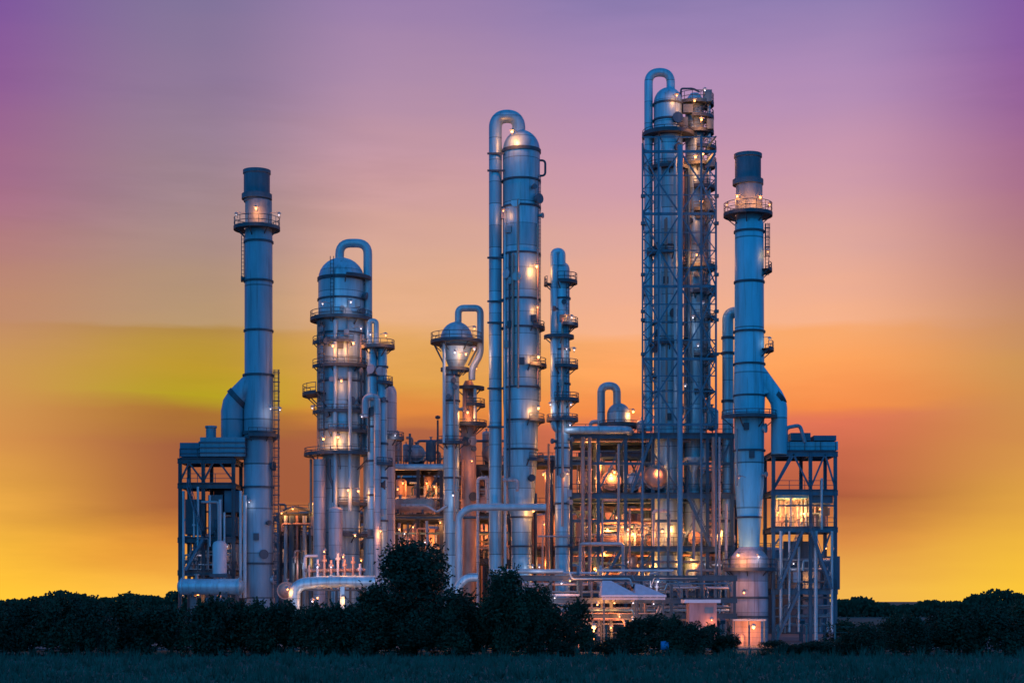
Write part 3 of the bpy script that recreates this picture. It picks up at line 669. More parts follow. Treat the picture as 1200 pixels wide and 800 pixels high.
EXC = 'heat exchangers on the decks of the wide steel structure'
def exchanger(px, ybase, d, r, ln, label, axis='y', m=CLADP, group=EXC):
    """horizontal shell on two saddles standing on a deck; ybase = photo row of the deck at distance d"""
    k = s(d); x, z0 = X(px, d), Z(ybase, d)+.1; rr = r*k; z = z0+rr*1.25
    t = thing('heat_exchanger', label, 'heat exchanger', (x, d, z0), group)
    A = Vector((0, 1, 0)) if axis == 'y' else Vector((1, 0, 0)); c = Vector((x, d, z)); h = ln/2
    MB().sweep([c-A*h, c+A*h], rr, 22).build('shell', m, t)
    for e in (-1, 1):
        b = MB(); b.sweep([c+A*e*(h-.02), c+A*e*(h+.16)], rr*1.14, 22)
        b.sweep([c+A*e*(h+.14), c+A*e*(h+rr*.35), c+A*e*(h+rr*.6), c+A*e*(h+rr*.7)], [rr, rr*.9, rr*.55, .03], 22)
        b.build('channel_head', m, t)
    for e in (-.6, .6):
        p = c+A*h*e; b = MB()
        wx, wy = (rr*.8, .12) if axis == 'y' else (.12, rr*.8)
        b.box(p.x-wx, p.x+wx, p.y-wy, p.y+wy, z0, z-rr*.6); b.build('saddle', STEEL, t)
    if group is None and ybase >= 700:
        for e in (-.6, .6):
            p = c+A*h*e; MB().box(p.x-.35, p.x+.35, p.y-.35, p.y+.35, 0, z0-.002).build('pier', CONC, t)
    b = MB(); b.sweep([c-A*h*.5+Vector((0, 0, rr*.9)), c-A*h*.5+Vector((0, 0, rr*1.5))], rr*.22, 10); b.sweep([c-A*h*.5+Vector((0, 0, rr*1.42)), c-A*h*.5+Vector((0, 0, rr*1.56))], rr*.36, 10)
    b.build('nozzle', STEELP, t)
    return t
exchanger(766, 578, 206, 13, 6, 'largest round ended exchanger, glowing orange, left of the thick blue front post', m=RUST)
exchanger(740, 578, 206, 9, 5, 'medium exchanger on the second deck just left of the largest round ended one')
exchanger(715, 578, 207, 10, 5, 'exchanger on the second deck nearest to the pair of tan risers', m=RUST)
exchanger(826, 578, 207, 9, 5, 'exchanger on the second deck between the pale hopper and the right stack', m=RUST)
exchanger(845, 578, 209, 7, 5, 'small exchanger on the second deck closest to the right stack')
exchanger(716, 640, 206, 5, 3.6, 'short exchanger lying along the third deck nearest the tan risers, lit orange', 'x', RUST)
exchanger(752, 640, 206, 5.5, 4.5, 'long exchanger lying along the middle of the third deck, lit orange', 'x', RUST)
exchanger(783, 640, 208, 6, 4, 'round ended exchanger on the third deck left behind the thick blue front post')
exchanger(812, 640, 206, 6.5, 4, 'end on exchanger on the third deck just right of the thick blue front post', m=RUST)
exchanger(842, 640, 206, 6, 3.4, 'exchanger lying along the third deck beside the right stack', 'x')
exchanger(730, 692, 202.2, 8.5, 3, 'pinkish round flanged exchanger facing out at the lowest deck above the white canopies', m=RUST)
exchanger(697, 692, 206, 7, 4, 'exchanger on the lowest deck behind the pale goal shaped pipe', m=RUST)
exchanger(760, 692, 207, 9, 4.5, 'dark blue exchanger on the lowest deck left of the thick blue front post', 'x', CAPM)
exchanger(835, 692, 206, 8, 4, 'grey exchanger on the lowest deck left of the right stack base', 'x')
# hopper
d = 204; k = s(d)
hp = thing('hopper', 'pale blue upturned cone hopper hanging right of the thick blue front post', 'hopper', (X(813, d), d, Z(570, d)))
MB().lathe(X(813, d), d, [(1.5*k, Z(570, d)), (3*k, Z(552, d)), (12*k, Z(539, d)), (12*k, Z(536, d))], 24).build('cone', CLAD, hp)
for a in (45, 135, 225, 315):
    MB().bar((X(813, d)+11*k*math.cos(R(a)), d+11*k*math.sin(R(a)), Z(538, d)), (X(813, d)+12*k*math.cos(R(a)), d+12*k*math.sin(R(a)), Z(578, d)), .12).build('leg', STEEL, hp)
# drums on the upper deck
def vdrum(px, ybase, ytop, r, d, label, m=CLADP, group=None, legs=True):
    k = s(d); x, z0, z1 = X(px, d), max(0.12, Z(ybase, d)), Z(ytop, d); rr = r*k
    t = thing('process_drum', label, 'process drum', (x, d, z0), group)
    zl = z0+(z1-z0)*.2 if legs else z0
    MB().lathe(x, d, [(.05, zl-rr*.4 if legs else zl), (rr*.8, zl-.1 if legs else zl), (rr, zl+rr*.2), (rr, z1-rr*.5)]+dome(rr, z1-rr*.5, rr*.5, 5), 20).build('shell', m, t)
    if legs:
        for i in range(3):
            a = R(30+120*i); MB().bar((x+rr*.85*math.cos(a), d+rr*.85*math.sin(a), z0), (x+rr*.9*math.cos(a), d+rr*.9*math.sin(a), zl+rr*.5), .14).build('leg', STEEL, t)
    b = MB(); b.sweep([(x, d, z1-.05), (x, d, z1+rr*.5)], max(.08, rr*.18), 8); b.sweep([(x, d, z1+rr*.4), (x, d, z1+rr*.55)], max(.14, rr*.32), 8); b.build('nozzle', STEELP, t)
    return t
vdrum(808, 508, 482, 7, 209, 'squat upright drum on the top deck just right of the thick blue front post', CLAD)
vdrum(834, 508, 478, 8, 210, 'wider upright drum on the top deck left of the bent standpipe', CLAD)
vdrum(752, 508, 492, 6, 212, 'small upright drum on the top deck beside the arched pipe drum', CLADP)
vdrum(742, 692, 650, 5, 204, 'slim upright drum on the lowest deck over the left white canopy', RUST)
vdrum(820, 692, 660, 6, 204.5, 'slim upright drum on the lowest deck right of the thick blue front post', CLADP)
vdrum(680, 640, 606, 5, 205, 'slim upright drum on the third deck behind the slim pale column', RUST)
# risers in front of / inside the structure
RIS = 'risers through the decks of the wide steel structure'
for px, ya, yb, r, dd, m, lab in (
    (683, 512, 690, 2.4, 202, RUST, 'left of the two tan riser pipes right of the slim column'),
    (691, 512, 690, 2.2, 202, RUST, 'right of the two tan riser pipes right of the slim column'),
    (706, 590, 690, 1.3, 202, STEELP, 'thin grey riser next to the tan pair on the lower decks'),
    (725, 520, 640, 1.6, 202, STEELP, 'grey riser left of the medium exchanger on the upper decks'),
    (738, 596, 690, 1.2, 202, RUST, 'thin reddish riser over the left white canopy'),
    (752, 582, 690, 1.5, 202, STEELB, 'blue riser left of the goal shaped blue pipe on the lower decks'),
    (783, 512, 690, 1.6, 202, STEELB, 'blue riser close left of the thick blue front post'),
    (813, 594, 655, 1.8, 202, STEELP, 'pale stub riser below the hopper'),
    (822, 582, 690, 1.2, 202, STEELP, 'thin grey riser right of the stub under the hopper'),
    (836, 512, 640, 2.2, 202, RUST, 'tan riser high up near the right stack'),
    (843, 512, 700, 1.6, 202, CLADP, 'pale riser beside the right flue stack'),
    (851, 590, 740, 1.8, 201, CLADP, 'nearest pale riser touching the right flue stack base')):
    o = MB().pipe([V(px, yb, dd), V(px, ya, dd)], r*s(dd), n=10)
    for y in range(int(ya)+10, int(yb), 27): o.sweep([V(px, y, dd), V(px, y+1.6, dd)], r*s(dd)*1.5, 10)
    tag(o.build('riser_pipe', m, None, V(px, yb, dd)), lab, 'pipe', RIS)
# goal-shaped pipes
def goal(px0, px1, ytop, ybot, r, d, label, m=CLADP):
    o = MB().pipe([V(px0, ybot, d), V(px0, ytop, d), V(px1, ytop, d), V(px1, ybot, d)], r*s(d), r*2*s(d))
    tag(o.build('pipe_loop', m, None, V(px0, ybot, d)), label, 'pipe', None)
goal(680, 730, 637, 676, 2.2, 201.4, 'pale goal shaped pipe over the lowest deck right of the slim column')
goal(766, 784, 598, 640, 1.8, 202.2, 'small pale goal shaped pipe left of the thick blue front post')
goal(706, 724, 586, 640, 1.2, 202.2, 'thin goal shaped pipe on the third deck near the tan risers', RUST)
goal(805, 838, 668, 700, 1.6, 201.6, 'low goal shaped pipe left of the right stack base', STEELP)
# horizontal pipe runs threaded through the structure
HR = 'level pipe runs through the wide steel structure'
for i, (y, xa, xb, r, dd, m, lab) in enumerate((
    (516, 672, 860, 2.2, 206, CLADP, 'level pipe just under the top deck of the wide steel structure'),
    (527, 735, 860, 1.5, 209, STEELB, 'thin blue level pipe a little under the top deck'),
    (588, 672, 860, 1.8, 206, STEELB, 'blue level pipe right under the second deck'),
    (596, 735, 855, 1.4, 208, RUST, 'reddish level pipe under the second deck'),
    (612, 700, 858, 1.6, 208, RUST, 'orange lit level pipe above the exchangers of the third deck'),
    (650, 672, 858, 1.8, 206, RUST, 'reddish level pipe under the third deck'),
    (658, 735, 858, 1.5, 204, CLADP, 'pale level pipe under the third deck'),
    (672, 700, 858, 1.5, 208, RUST, 'reddish level pipe halfway up the lowest deck'))):
    tag(MB().pipe([V(xa, y, dd), V(xb, y, dd)], r*s(dd), n=10).build('pipe_run', m, None, V(xa, y, dd)), lab, 'pipe', HR)

# ---- left heater under the left stack's duct
d0 = 200
lh = thing('fired_heater', 'blue boxed furnace of ducts, trusses and small decks at the foot of the left stack', 'furnace', (X(250, d0), d0, 0))
frame(lh, [214, 241, 276], [198.5, 204], [538, 567, 630, 668], d0, m=STEEL, deck=True,
      braces=[(241, 565, 254, 540), (276, 565, 258, 540), (241, 565, 222, 540), (214, 565, 226, 540), (241, 630, 276, 672), (214, 668, 241, 632)])
MB().box(X(238, d0), X(290, d0), 198, 203.6, Z(536, d0), Z(514, d0)).build('duct_box', STACK, lh)
b = MB()
for y in (519, 525, 531): b.box(X(236.5, d0), X(291, d0), 197.8, 203.8, Z(y+1.2, d0), Z(y, d0))
b.build('duct_rib', STEELB, lh)
MB().box(X(214, d0), X(237, d0), 198.3, 203.4, Z(536, d0), Z(520, d0)).build('duct_box', STEELB, lh)
MB().lathe(X(249, d0), 199, [(6*s(d0), Z(514, d0)), (6*s(d0), Z(503, d0)), (7*s(d0), Z(502, d0)), (7*s(d0), Z(500, d0))], 16).build('duct_vent', STACK, lh)
for xa, xb, ya, yb, m in ((218, 236, 585, 626, CAPM), (245, 262, 580, 626, CAPM), (264, 281, 575, 600, STEELB), (264, 280, 606, 628, CAPM)):
    MB().box(X(xa, d0), X(xb, d0), 199.4, 203.4, Z(yb, d0), Z(ya, d0)).build('burner_box', m, lh)
for px, ya, yb, r in ((258, 585, 660, 1.8), (263, 600, 690, 1.3), (282, 575, 700, 1.8), (287, 580, 700, 2.2), (232, 570, 640, 1.5), (215, 575, 690, 1.6), (246, 580, 640, 1.2)):
    MB().pipe([V(px, ya, 198), V(px, yb, 198)], r*s(198), n=8).build('pipe', PIPEM, lh)
MB().pipe([V(236, 588, 197.9), V(256, 588, 197.9), V(256, 640, 197.9)], .16).build('pipe', STEELP, lh)
lamp(lh, V(235, 650, 199.2), True, 20, .1); lamp(lh, V(232, 696, 197), False, 90, .15); lamp(lh, V(266, 640, 197.8), True, 14, .1); lamp(lh, V(292, 588, 198), True, 12, .1)
d = 196.5; k = s(d)
dr = thing('process_drum', 'pinkish upright drum in front of the furnace beside the left stack', 'process drum', (X(257.5, d), d, Z(672, d)))
MB().lathe(X(257.5, d), d, [(8.4*k, Z(672, d)), (8.4*k, Z(638, d)), (7*k, Z(635, d)), (3*k, Z(633, d))], 22).build('shell', WHITEB, dr)
MB().box(X(247, d), X(268, d), d-.9, d+.9, Z(676, d), Z(672, d)).build('base', STEEL, dr)
d = 195
exchanger(247, 700, d, 9.5, 6.4, 'large blue horizontal vessel at the foot of the left furnace', 'x', CLAD, None)
exchanger(337, 704, 194, 9, 3, 'pink round vessel end facing out, right of the left stack base', 'y', RUST, None)
# ---- right heater
rh = thing('fired_heater', 'blue furnace of trusses and decks beside the right stack with an orange lit bay', 'furnace', (X(940, d0), d0, 0))
frame(rh, [904, 947, 976], [198.5, 205], [530, 575, 618, 690], d0, m=STEELB, braces=[(904, 573, 925, 533), (947, 573, 927, 533), (947, 573, 964, 533), (976, 573, 964, 533), (947, 688, 970, 625), (904, 640, 920, 620), (976, 640, 962, 690), (904, 575, 928, 533)])
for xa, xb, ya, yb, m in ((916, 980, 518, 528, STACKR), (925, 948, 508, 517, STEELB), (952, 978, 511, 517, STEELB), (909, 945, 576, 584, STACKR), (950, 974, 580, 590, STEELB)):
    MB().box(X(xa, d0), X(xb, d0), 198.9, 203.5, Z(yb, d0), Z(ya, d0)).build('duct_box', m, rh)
MB().box(X(908, d0), X(946, d0), 202.6, 203.2, Z(617, d0), Z(585, d0)).build('lit_bay', WHITEB, rh)
MB().box(X(950, d0), X(975, d0), 202.6, 203.2, Z(617, d0), Z(592, d0)).build('bay_panel', CAPM, rh)
for px in (914, 920, 927, 934, 940): MB().pipe([V(px, 616, 201.8), V(px, 586, 201.8)], .14).build('burner_tube', STEELP, rh)
for px, py, wh, wt in ((922, 592, 0, 420), (936, 598, 0, 330), (951, 596, 0, 70), (961, 596, 0, 70), (968, 642, 0, 60), (930, 660, 1, 35), (912, 600, 0, 130)):
    lamp(rh, V(px, py, 199.8), bool(wh), wt, .12)
pxpipe(rh, [(918, 520, -2), (918, 503, -2), (934, 500, -2), (940, 520, -2)], 2.2, d0, STACK, 'pipe')
for px, ya, yb, r in ((915, 622, 740, 2), (925, 622, 740, 1.4), (936, 640, 740, 1.6), (956, 622, 750, 2.4), (963, 560, 620, 1.4), (975, 622, 740, 1.6)):
    MB().pipe([V(px, ya, 198), V(px, yb, 198)], r*s(198), n=8).build('pipe', PIPEM, rh)
for y in (655, 668, 700, 712, 722):
    MB().pipe([V(908, y, 199.5), V(977, y, 199.5)], 1.3*s(198), n=8).build('pipe', STEELP, rh)
MB().box(X(928, d0), X(937, d0), 199, 201, Z(682, d0), Z(670, d0)).build('control_box', ROOFW, rh)

# ---- centre left structure between the twin tubes and the main column
d0 = 211
cl_ = thing('process_structure', 'open steel structure of pipes and decks between the twin tubes and the main column', 'steel structure', (X(530, d0), d0, 0))
frame(cl_, [458, 490, 517, 560, 597], [211, 220], [545, 603, 655], d0, m=STEEL, braces=[(490, 600, 517, 548), (560, 652, 597, 606), (458, 652, 490, 606), (597, 600, 560, 548)])
for i, (px, py, wh) in enumerate(((466, 573, 0), (472, 566, 0), (500, 566, 0), (509, 570, 0), (484, 617, 0), (516, 612, 0), (516, 622, 0), (555, 612, 0), (468, 620, 0), (474, 625, 1), (452, 620, 0), (513, 644, 0), (545, 650, 0), (577, 630, 0), (588, 600, 0), (530, 654, 0), (498, 635, 1), (571, 530, 1), (556, 665, 0))):
    lamp(cl_, V(px, py, 210+(i*7 % 5)*.9), bool(wh), 40 if wh else 110, .11)
clutter(cl_, 460, 596, (545, 603, 603, 655, 655), 210.2, 217, 76, 30)
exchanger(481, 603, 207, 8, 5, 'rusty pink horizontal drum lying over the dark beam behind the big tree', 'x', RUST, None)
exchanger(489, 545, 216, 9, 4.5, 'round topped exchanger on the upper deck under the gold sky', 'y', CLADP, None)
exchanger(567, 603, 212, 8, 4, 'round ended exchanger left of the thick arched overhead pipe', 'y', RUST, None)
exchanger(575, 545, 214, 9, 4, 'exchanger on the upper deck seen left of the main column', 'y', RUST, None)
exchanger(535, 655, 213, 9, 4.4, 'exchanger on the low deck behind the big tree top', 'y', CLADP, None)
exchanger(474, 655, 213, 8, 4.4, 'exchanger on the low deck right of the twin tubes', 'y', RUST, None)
clutter(lh, 218, 276, (630, 668, 700), 198, 203, 26, 10); clutter(rh, 907, 974, (618, 690, 740), 198.2, 203, 30, 14); 
vdrum(505, 545, 515, 6, 213, 'dark upright drum beside the thin mast under the gold sky', STEELB)
vdrum(503, 603, 556, 6, 215, 'upright drum lit orange below the dark mast', RUST)
for px, yb, yt, r, dd, m, lab in ((466, 545, 512, 5, 213, RUST, 'small rusty drum on the upper deck right of the twin tubes'), (476, 545, 520, 4, 216, CLADP, 'small pale drum on the upper deck behind the small rusty drum'),
        (570, 545, 505, 5, 217, CLADP, 'pale drum on the upper deck close left of the arched overhead pipe'), (562, 603, 562, 5, 214, RUST, 'rusty drum on the middle deck left of the arched overhead pipe'), (470, 603, 560, 6, 214, RUST, 'rusty drum on the middle deck right of the twin tubes'), (586, 603, 560, 4, 213, CLADP, 'slim pale drum on the middle deck just left of the main column')):
    vdrum(px, yb, yt, r, dd, lab, m)
d = 213
o = MB().pipe([V(513, 545, d), V(513, 492, d)], .12); o.lathe(X(513, d), d, [(.1, Z(491, d)), (.32, Z(490, d)), (.32, Z(487.5, d)), (.05, Z(486.5, d))], 10)
tag(o.build('vent_mast', STEEL, None, V(513, 545, d)), 'thin mast with a small cap beside the bulb headed column', 'mast')
for pts, r, dd, m, lab in (
    ([(449, 547, 0), (530, 547, 0)], 3.6, 206.5, PIPEM, 'fat level grey pipe right of the twin tubes at deck height'),
    ([(640, 594, 0), (552, 594, 0), (538, 602, 0), (538, 660, 0)], 4.2, 199.5, PIPEM, 'fat pipe crossing before the main column and turning down beside the bulb headed column'),
    ([(445, 606, 0), (600, 606, 0)], 1.6, 208, STEELB, 'thin blue level pipe below the rusty pink drum'),
    ([(470, 592, 0), (500, 592, 0), (512, 600, 0), (524, 592, 0)], 1.6, 205, CLADP, 'thin crooked pipe by the rusty pink drum'),
    ([(560, 700, 0), (560, 560, 0), (572, 560, 0), (572, 600, 0)], 2, 206, CLADP, 'hooked pale pipe left of the main column'),
    ([(588, 700, 0), (588, 560, 0)], 1.6, 206, CAPM, 'dark upright pipe close left of the main column foot'),
    ([(523, 664, 0), (533, 610, 0)], 1.6, 206, RUST, 'leaning rusty pipe behind the big tree'),
    ([(500, 610, 0), (506, 655, 0)], 1.8, 206, STEELP, 'leaning pale pipe right of the big tree top'),
    ([(589, 562, 0), (606, 562, 0), (606, 575, -1)], 1.8, 201, CLADP, 'short bent pipe joining the main column'),
    ([(630, 628, 0), (668, 628, 0)], 1.0, 200, STEELP, 'thin brace pipe between the main and slim columns'),
    ([(636, 700, 0), (636, 610, 0)], 1.4, 203, RUST, 'rusty riser between the main and slim columns'),
    ([(643, 700, 0), (643, 520, 0)], 1.4, 205, RUST, 'taller rusty riser beside the slim column')):
    P = [V(a, b_, dd)+Vector((0, c, 0)) for a, b_, c in pts]
    if pts[-1][1] >= 655: P[-1].z = .05
    if pts[0][1] >= 655: P[0].z = .05
    tag(MB().pipe(P, r*s(dd), r*2*s(dd)).build('process_pipe', m, None, P[0]), lab, 'pipe')

# ---- low rack behind, left between stack and broad column
d0 = 212
lr = thing('pipe_rack', 'low dark pipe rack between the left stack and the broad column', 'pipe rack', (X(350, d0), d0, 0))
frame(lr, [329, 350, 371], [212, 218], [602, 628, 660], d0, m=STEEL, braces=[(329, 626, 350, 604)])
for px, r, m in ((335, 2.2, PIPEM), (342, 3.4, STEELB), (348, 1.6, RUST), (357, 2.6, PIPEM), (364, 2, STEELB)):
    pxpipe(lr, [(px, 604), (px, 705)], r, 211, m)
for px, py, wh in ((343, 596, 0), (366, 590, 0), (370, 594, 0), (330, 601, 0), (356, 660, 1), (368, 655, 0)):
    lamp(lr, V(px, py, 210.5), bool(wh), 80, .12)
clutter(lr, 330, 371, (628, 660), 210.5, 216, 24, 6)
pxpipe(lr, [(330, 600), (344, 594), (366, 598)], 2, 211, STEEL)

# ---- background racks that close the view
def back_rack(xa, xb, ytop, d0, n, label, nl, seed):
    rr = random.Random(seed)
    t = thing('pipe_rack', label, 'pipe rack', (X((xa+xb)/2, d0), d0, 0), 'dim pipe racks at the back')
    xs = [xa+(xb-xa)*i/n for i in range(n+1)]
    lv = [ytop+(700-ytop)*f for f in (0, .33, .66)]
    frame(t, xs, [d0, d0+7], lv, d0, m=STEEL)
    for i in range(nl):
        y = lv[rr.randrange(3)]-2.5-rr.random()*4; x0 = xa+rr.random()*(xb-xa)*.3; x1 = xb-rr.random()*(xb-xa)*.3
        pxpipe(t, [(x0, y, 1+rr.random()*5), (x1, y, 1+rr.random()*5)], .9+rr.random()*1.6, d0, rr.choice([RUST, CLADP, STEELP, RUST]), n=8)
    for i in range(nl):
        x = xa+rr.random()*(xb-xa); pxpipe(t, [(x, ytop+rr.random()*40), (x, 700)], .8+rr.random()*1.4, d0-.4, rr.choice([RUST, CLADP, STEELP, STEELB]), n=8)
    for i in range(nl*2//3):
        lamp(t, V(xa+rr.random()*(xb-xa), lv[rr.randrange(3)]+6+rr.random()*14, d0+rr.random()*3-.8), False, 170, .12)
back_rack(440, 600, 560, 232, 6, 'dim pipe rack at the back behind the bulb headed column', 16, 11)
back_rack(604, 690, 540, 230, 4, 'dim pipe rack at the back behind the slim column', 12, 12)
back_rack(680, 870, 530, 236, 7, 'dim pipe rack at the back behind the wide steel structure', 22, 13)
back_rack(320, 440, 605, 236, 5, 'dim pipe rack at the back behind the broad column', 12, 14)


def stair(root, xa, ya, xb, yb, d, m=STEELB):
    a, b_ = V(xa, ya, d), V(xb, yb, d); b = MB()
    for dd in (-.5, .5):
        o = Vector((0, dd, 0)); b.bar(a+o, b_+o, .1, .3); u = Vector((0, 0, 1.05)); b.bar(a+o+u, b_+o+u, .06)
        for f in (0, .25, .5, .75, 1): q = a.lerp(b_, f)+o; b.bar(q, q+u, .06)
    n = max(3, int(abs(b_.z-a.z)/.24))
    for i in range(n):
        q = a.lerp(b_, (i+.5)/n); b.box(q.x-.13, q.x+.13, d-.5, d+.5, q.z, q.z+.05)
    b.build('stair', m, root)
stair(rh, 912, 690, 940, 622, 197.4); stair(rh, 974, 690, 950, 622, 197.4); stair(rh, 908, 752, 936, 692, 197.4); stair(lh, 218, 668, 238, 632, 197.6); stair(lh, 238, 630, 220, 570, 197.6)
stair(ms, 700, 690, 728, 645, 202); stair(ms, 832, 640, 806, 582, 202); stair(ms, 740, 577, 764, 512, 202)
for xa, xb, ya, yb in ((908, 945, 632, 668), (950, 972, 650, 690)):
    MB().box(X(xa, d0), X(xb, d0), 205.2, 205.5, Z(yb, 200), Z(ya, 200)).build('wall_panel', STEELB, rh)
for xa, xb, ya, yb in ((243, 275, 572, 628), (218, 238, 634, 700)):
    MB().box(X(xa, 200), X(xb, 200), 204.3, 204.6, Z(yb, 200), Z(ya, 200)).build('wall_panel', CAPM, lh)
# storage tanks and vessels in the unlit back rows
TG = 'storage tanks far behind the columns'
def tank(px, ytop, r, d, m):
    k = s(d); rr = r*k; z = Z(ytop, d); x = X(px, d)
    t = thing('storage_tank', 'wide dim storage tank far behind the columns', 'storage tank', (x, d, 0), TG)
    MB().lathe(x, d, [(rr, 0), (rr, z-rr*.16), (rr+.12, z-rr*.16), (rr+.12, z-rr*.16+.15), (rr, z-rr*.16+.15), (rr*.5, z-rr*.03), (.05, z)], 36).build('shell', m, t)
    b = MB()
    for i in range(18):
        a = math.pi*2*i/18; b.bar((x+rr*math.cos(a), d+rr*math.sin(a), z-rr*.16), (x+rr*math.cos(a), d+rr*math.sin(a), z-rr*.16+1.1), .08)
    b.sweep([(x+rr*math.cos(math.pi*2*i/24), d+rr*math.sin(math.pi*2*i/24), z-rr*.16+1.1) for i in range(25)], .06, 5); b.build('handrail', STEEL, t)
    lamp(t, V(px+hr0.uniform(-.6, .6)*r, ytop+14, d-r*k-1.5), False, 300, .14)
hr0 = random.Random(31)
for px, yt, r, d, m in ((272, 622, 34, 250, CAPM), (350, 622, 40, 252, CAPM), (430, 612, 40, 256, CAPM), (505, 616, 36, 250, RUST), (580, 606, 40, 256, RUST), (655, 600, 38, 252, RUST), (730, 584, 42, 256, RUST), (808, 588, 42, 252, CAPM), (890, 640, 40, 256, CAPM), (940, 662, 32, 250, CAPM)):
    tank(px, yt, r, d, m)
vr = random.Random(17); VG = 'small dim vessels in the back rows'
for i in range(34):
    px = (446+i*9.5 if i < 16 else 668+(i-16)*10.8)+vr.uniform(-3, 3)
    vdrum(px, 752, vr.uniform(560, 640) if i >= 16 else vr.uniform(590, 660), vr.uniform(3, 6), vr.uniform(222, 228), 'small dim vessel standing in the crowded back rows', vr.choice([RUST, CLADP, CAPM, RUST]), VG)

# ================================================================== LOW FRONT PIPEWORK
d0 = 190
fr = thing('pipe_rack', 'low front pipe rack stacked with pale level pipes before the main column', 'pipe rack', (X(640, d0), d0, 0))
frame(fr, [575, 610, 645, 680, 715, 750, 785, 820, 858], [188, 193], [674, 700, 718], d0, m=STEEL, deck=False, pw=.26)
FP = [(669, 575, 660, 2.6), (671, 640, 700, 1.6), (684, 600, 690, 1.8), (687, 575, 640, 1.3), (693, 610, 790, 1.4), (697, 580, 680, 1.6), (706, 600, 680, 1.8), (711, 575, 660, 1.3), (715, 690, 858, 1.8), (710, 760, 858, 1.2), (724, 640, 760, 1.4), (668, 700, 790, 1.4), (722, 790, 858, 1.2), (688, 790, 858, 1.4)]
for i, (y, xa, xb, r) in enumerate(FP):
    pxpipe(fr, [(xa, y, (i % 5)*.9), (xb, y, (i % 5)*.9)], r, 188.3, [PIPEM, WHITEB, CLADP, WHITEB][i % 4])
for px, py, wh, wt in ((658, 683, 1, 40), (668, 680, 0, 60), (632, 664, 1, 25), (708, 700, 0, 120), (700, 708, 0, 110), (726, 722, 0, 120), (716, 735, 0, 130), (742, 706, 1, 40), (771, 681, 1, 50), (766, 707, 1, 25), (742, 725, 1, 25), (720, 706, 0, 120), (650, 700, 1, 25), (816, 730, 1, 40)):
    lamp(fr, V(px, py, 187.2), bool(wh), wt, .11)
qr = random.Random(51)
for i in range(34):
    y = qr.uniform(676, 742); xa = qr.uniform(578, 800); xb = min(858, xa+qr.uniform(25, 120)); dy_ = qr.uniform(-1.2, 3.5)
    P = [(xa, y+qr.choice([0, 0, 8, -7]), dy_), (xa+3, y, dy_), (xb-3, y, dy_), (xb, y+qr.choice([0, 9, -8]), dy_)]
    pxpipe(fr, P, qr.uniform(.6, 1.4), 188.3, qr.choice([PIPEM, RUST, CLADP, STEELP, STEELB]), n=8)
clutter(fr, 580, 855, (700, 718, 745), 188, 193, 40, 0)
# left fat pipes with the arch
d = 188
bl = MB().pipe([V(345, 716, d), V(345, 684, d), V(385, 681, d), V(440, 681, d)], 7*s(d), 15*s(d), 16, 8)
for px in (387, 415): bl.sweep([V(px, 681, d), V(px+2, 681, d)], 8*s(d), 16)
bl.box(X(399, d), X(404, d), d-.3, d+.3, 0, Z(687, d)); bl.box(X(430, d), X(435, d), d-.3, d+.3, 0, Z(687, d)); bl.sweep([V(345, 716, d), (X(345, d), d, .1)], 7*s(d), 16)
tag(bl.build('main_header', CLAD, None, (X(345, d), d, 0)), 'thick blue header pipe bending down to the ground left of the big tree', 'pipe')
b2 = MB().pipe([V(560, 676, d), V(548, 676, d), V(536, 686, d), V(536, 720, d), (X(536, d), d, .1)], 5*s(d), 9*s(d), 14)
tag(b2.build('main_header', CLAD, None, (X(536, d), d, 0)), 'blue bent header pipe peeping over the right side of the big tree', 'pipe')
tv = thing('valve_station', 'cluster of small pinkish valves and pipes lit warm left of the big tree', 'valve station', (X(392, 191), 191, 0))
for i, (px, ya, yb) in enumerate(((362, 662, 690), (372, 655, 690), (380, 650, 690), (388, 656, 690), (396, 648, 690), (404, 655, 690), (414, 652, 690), (422, 660, 690))):
    b = MB(); b.pipe([V(px, yb, 191), V(px, ya, 191)], 1.5*s(191), n=8); b.sweep([V(px, ya+5, 191), V(px, ya+8, 191)], 3*s(191), 10); b.build('valve', [RUST, WHITEB, RUST][i % 3], tv)
MB().pipe([V(357, 668, 191.5), V(428, 668, 191.5)], .22).build('pipe', RUST, tv); MB().pipe([V(357, 692, 191.5), V(357, 651, 191.5), V(372, 651, 191.5)], .16).build('pipe', WHITEB, tv)
b = MB()
for px in (360, 385, 410, 428): b.box(X(px, 191)-.12, X(px, 191)+.12, 191.3, 191.7, 0, Z(688, 191))
b.build('support', STEEL, tv); MB().box(X(356, 191), X(430, 191), 190.3, 192.4, Z(692, 191), Z(690, 191)).build('deck', DARK, tv)
for px, py, wh, wt in ((372, 664, 1, 40), (388, 664, 1, 30), (416, 627, 0, 190), (372, 700, 0, 120), (366, 704, 1, 60), (402, 700, 0, 70), (337, 690, 0, 90), (380, 646, 0, 60), (402, 652, 0, 80)):
    lamp(tv, V(px, py, 187.4 if py > 685 else 189.5), bool(wh), wt, .12)

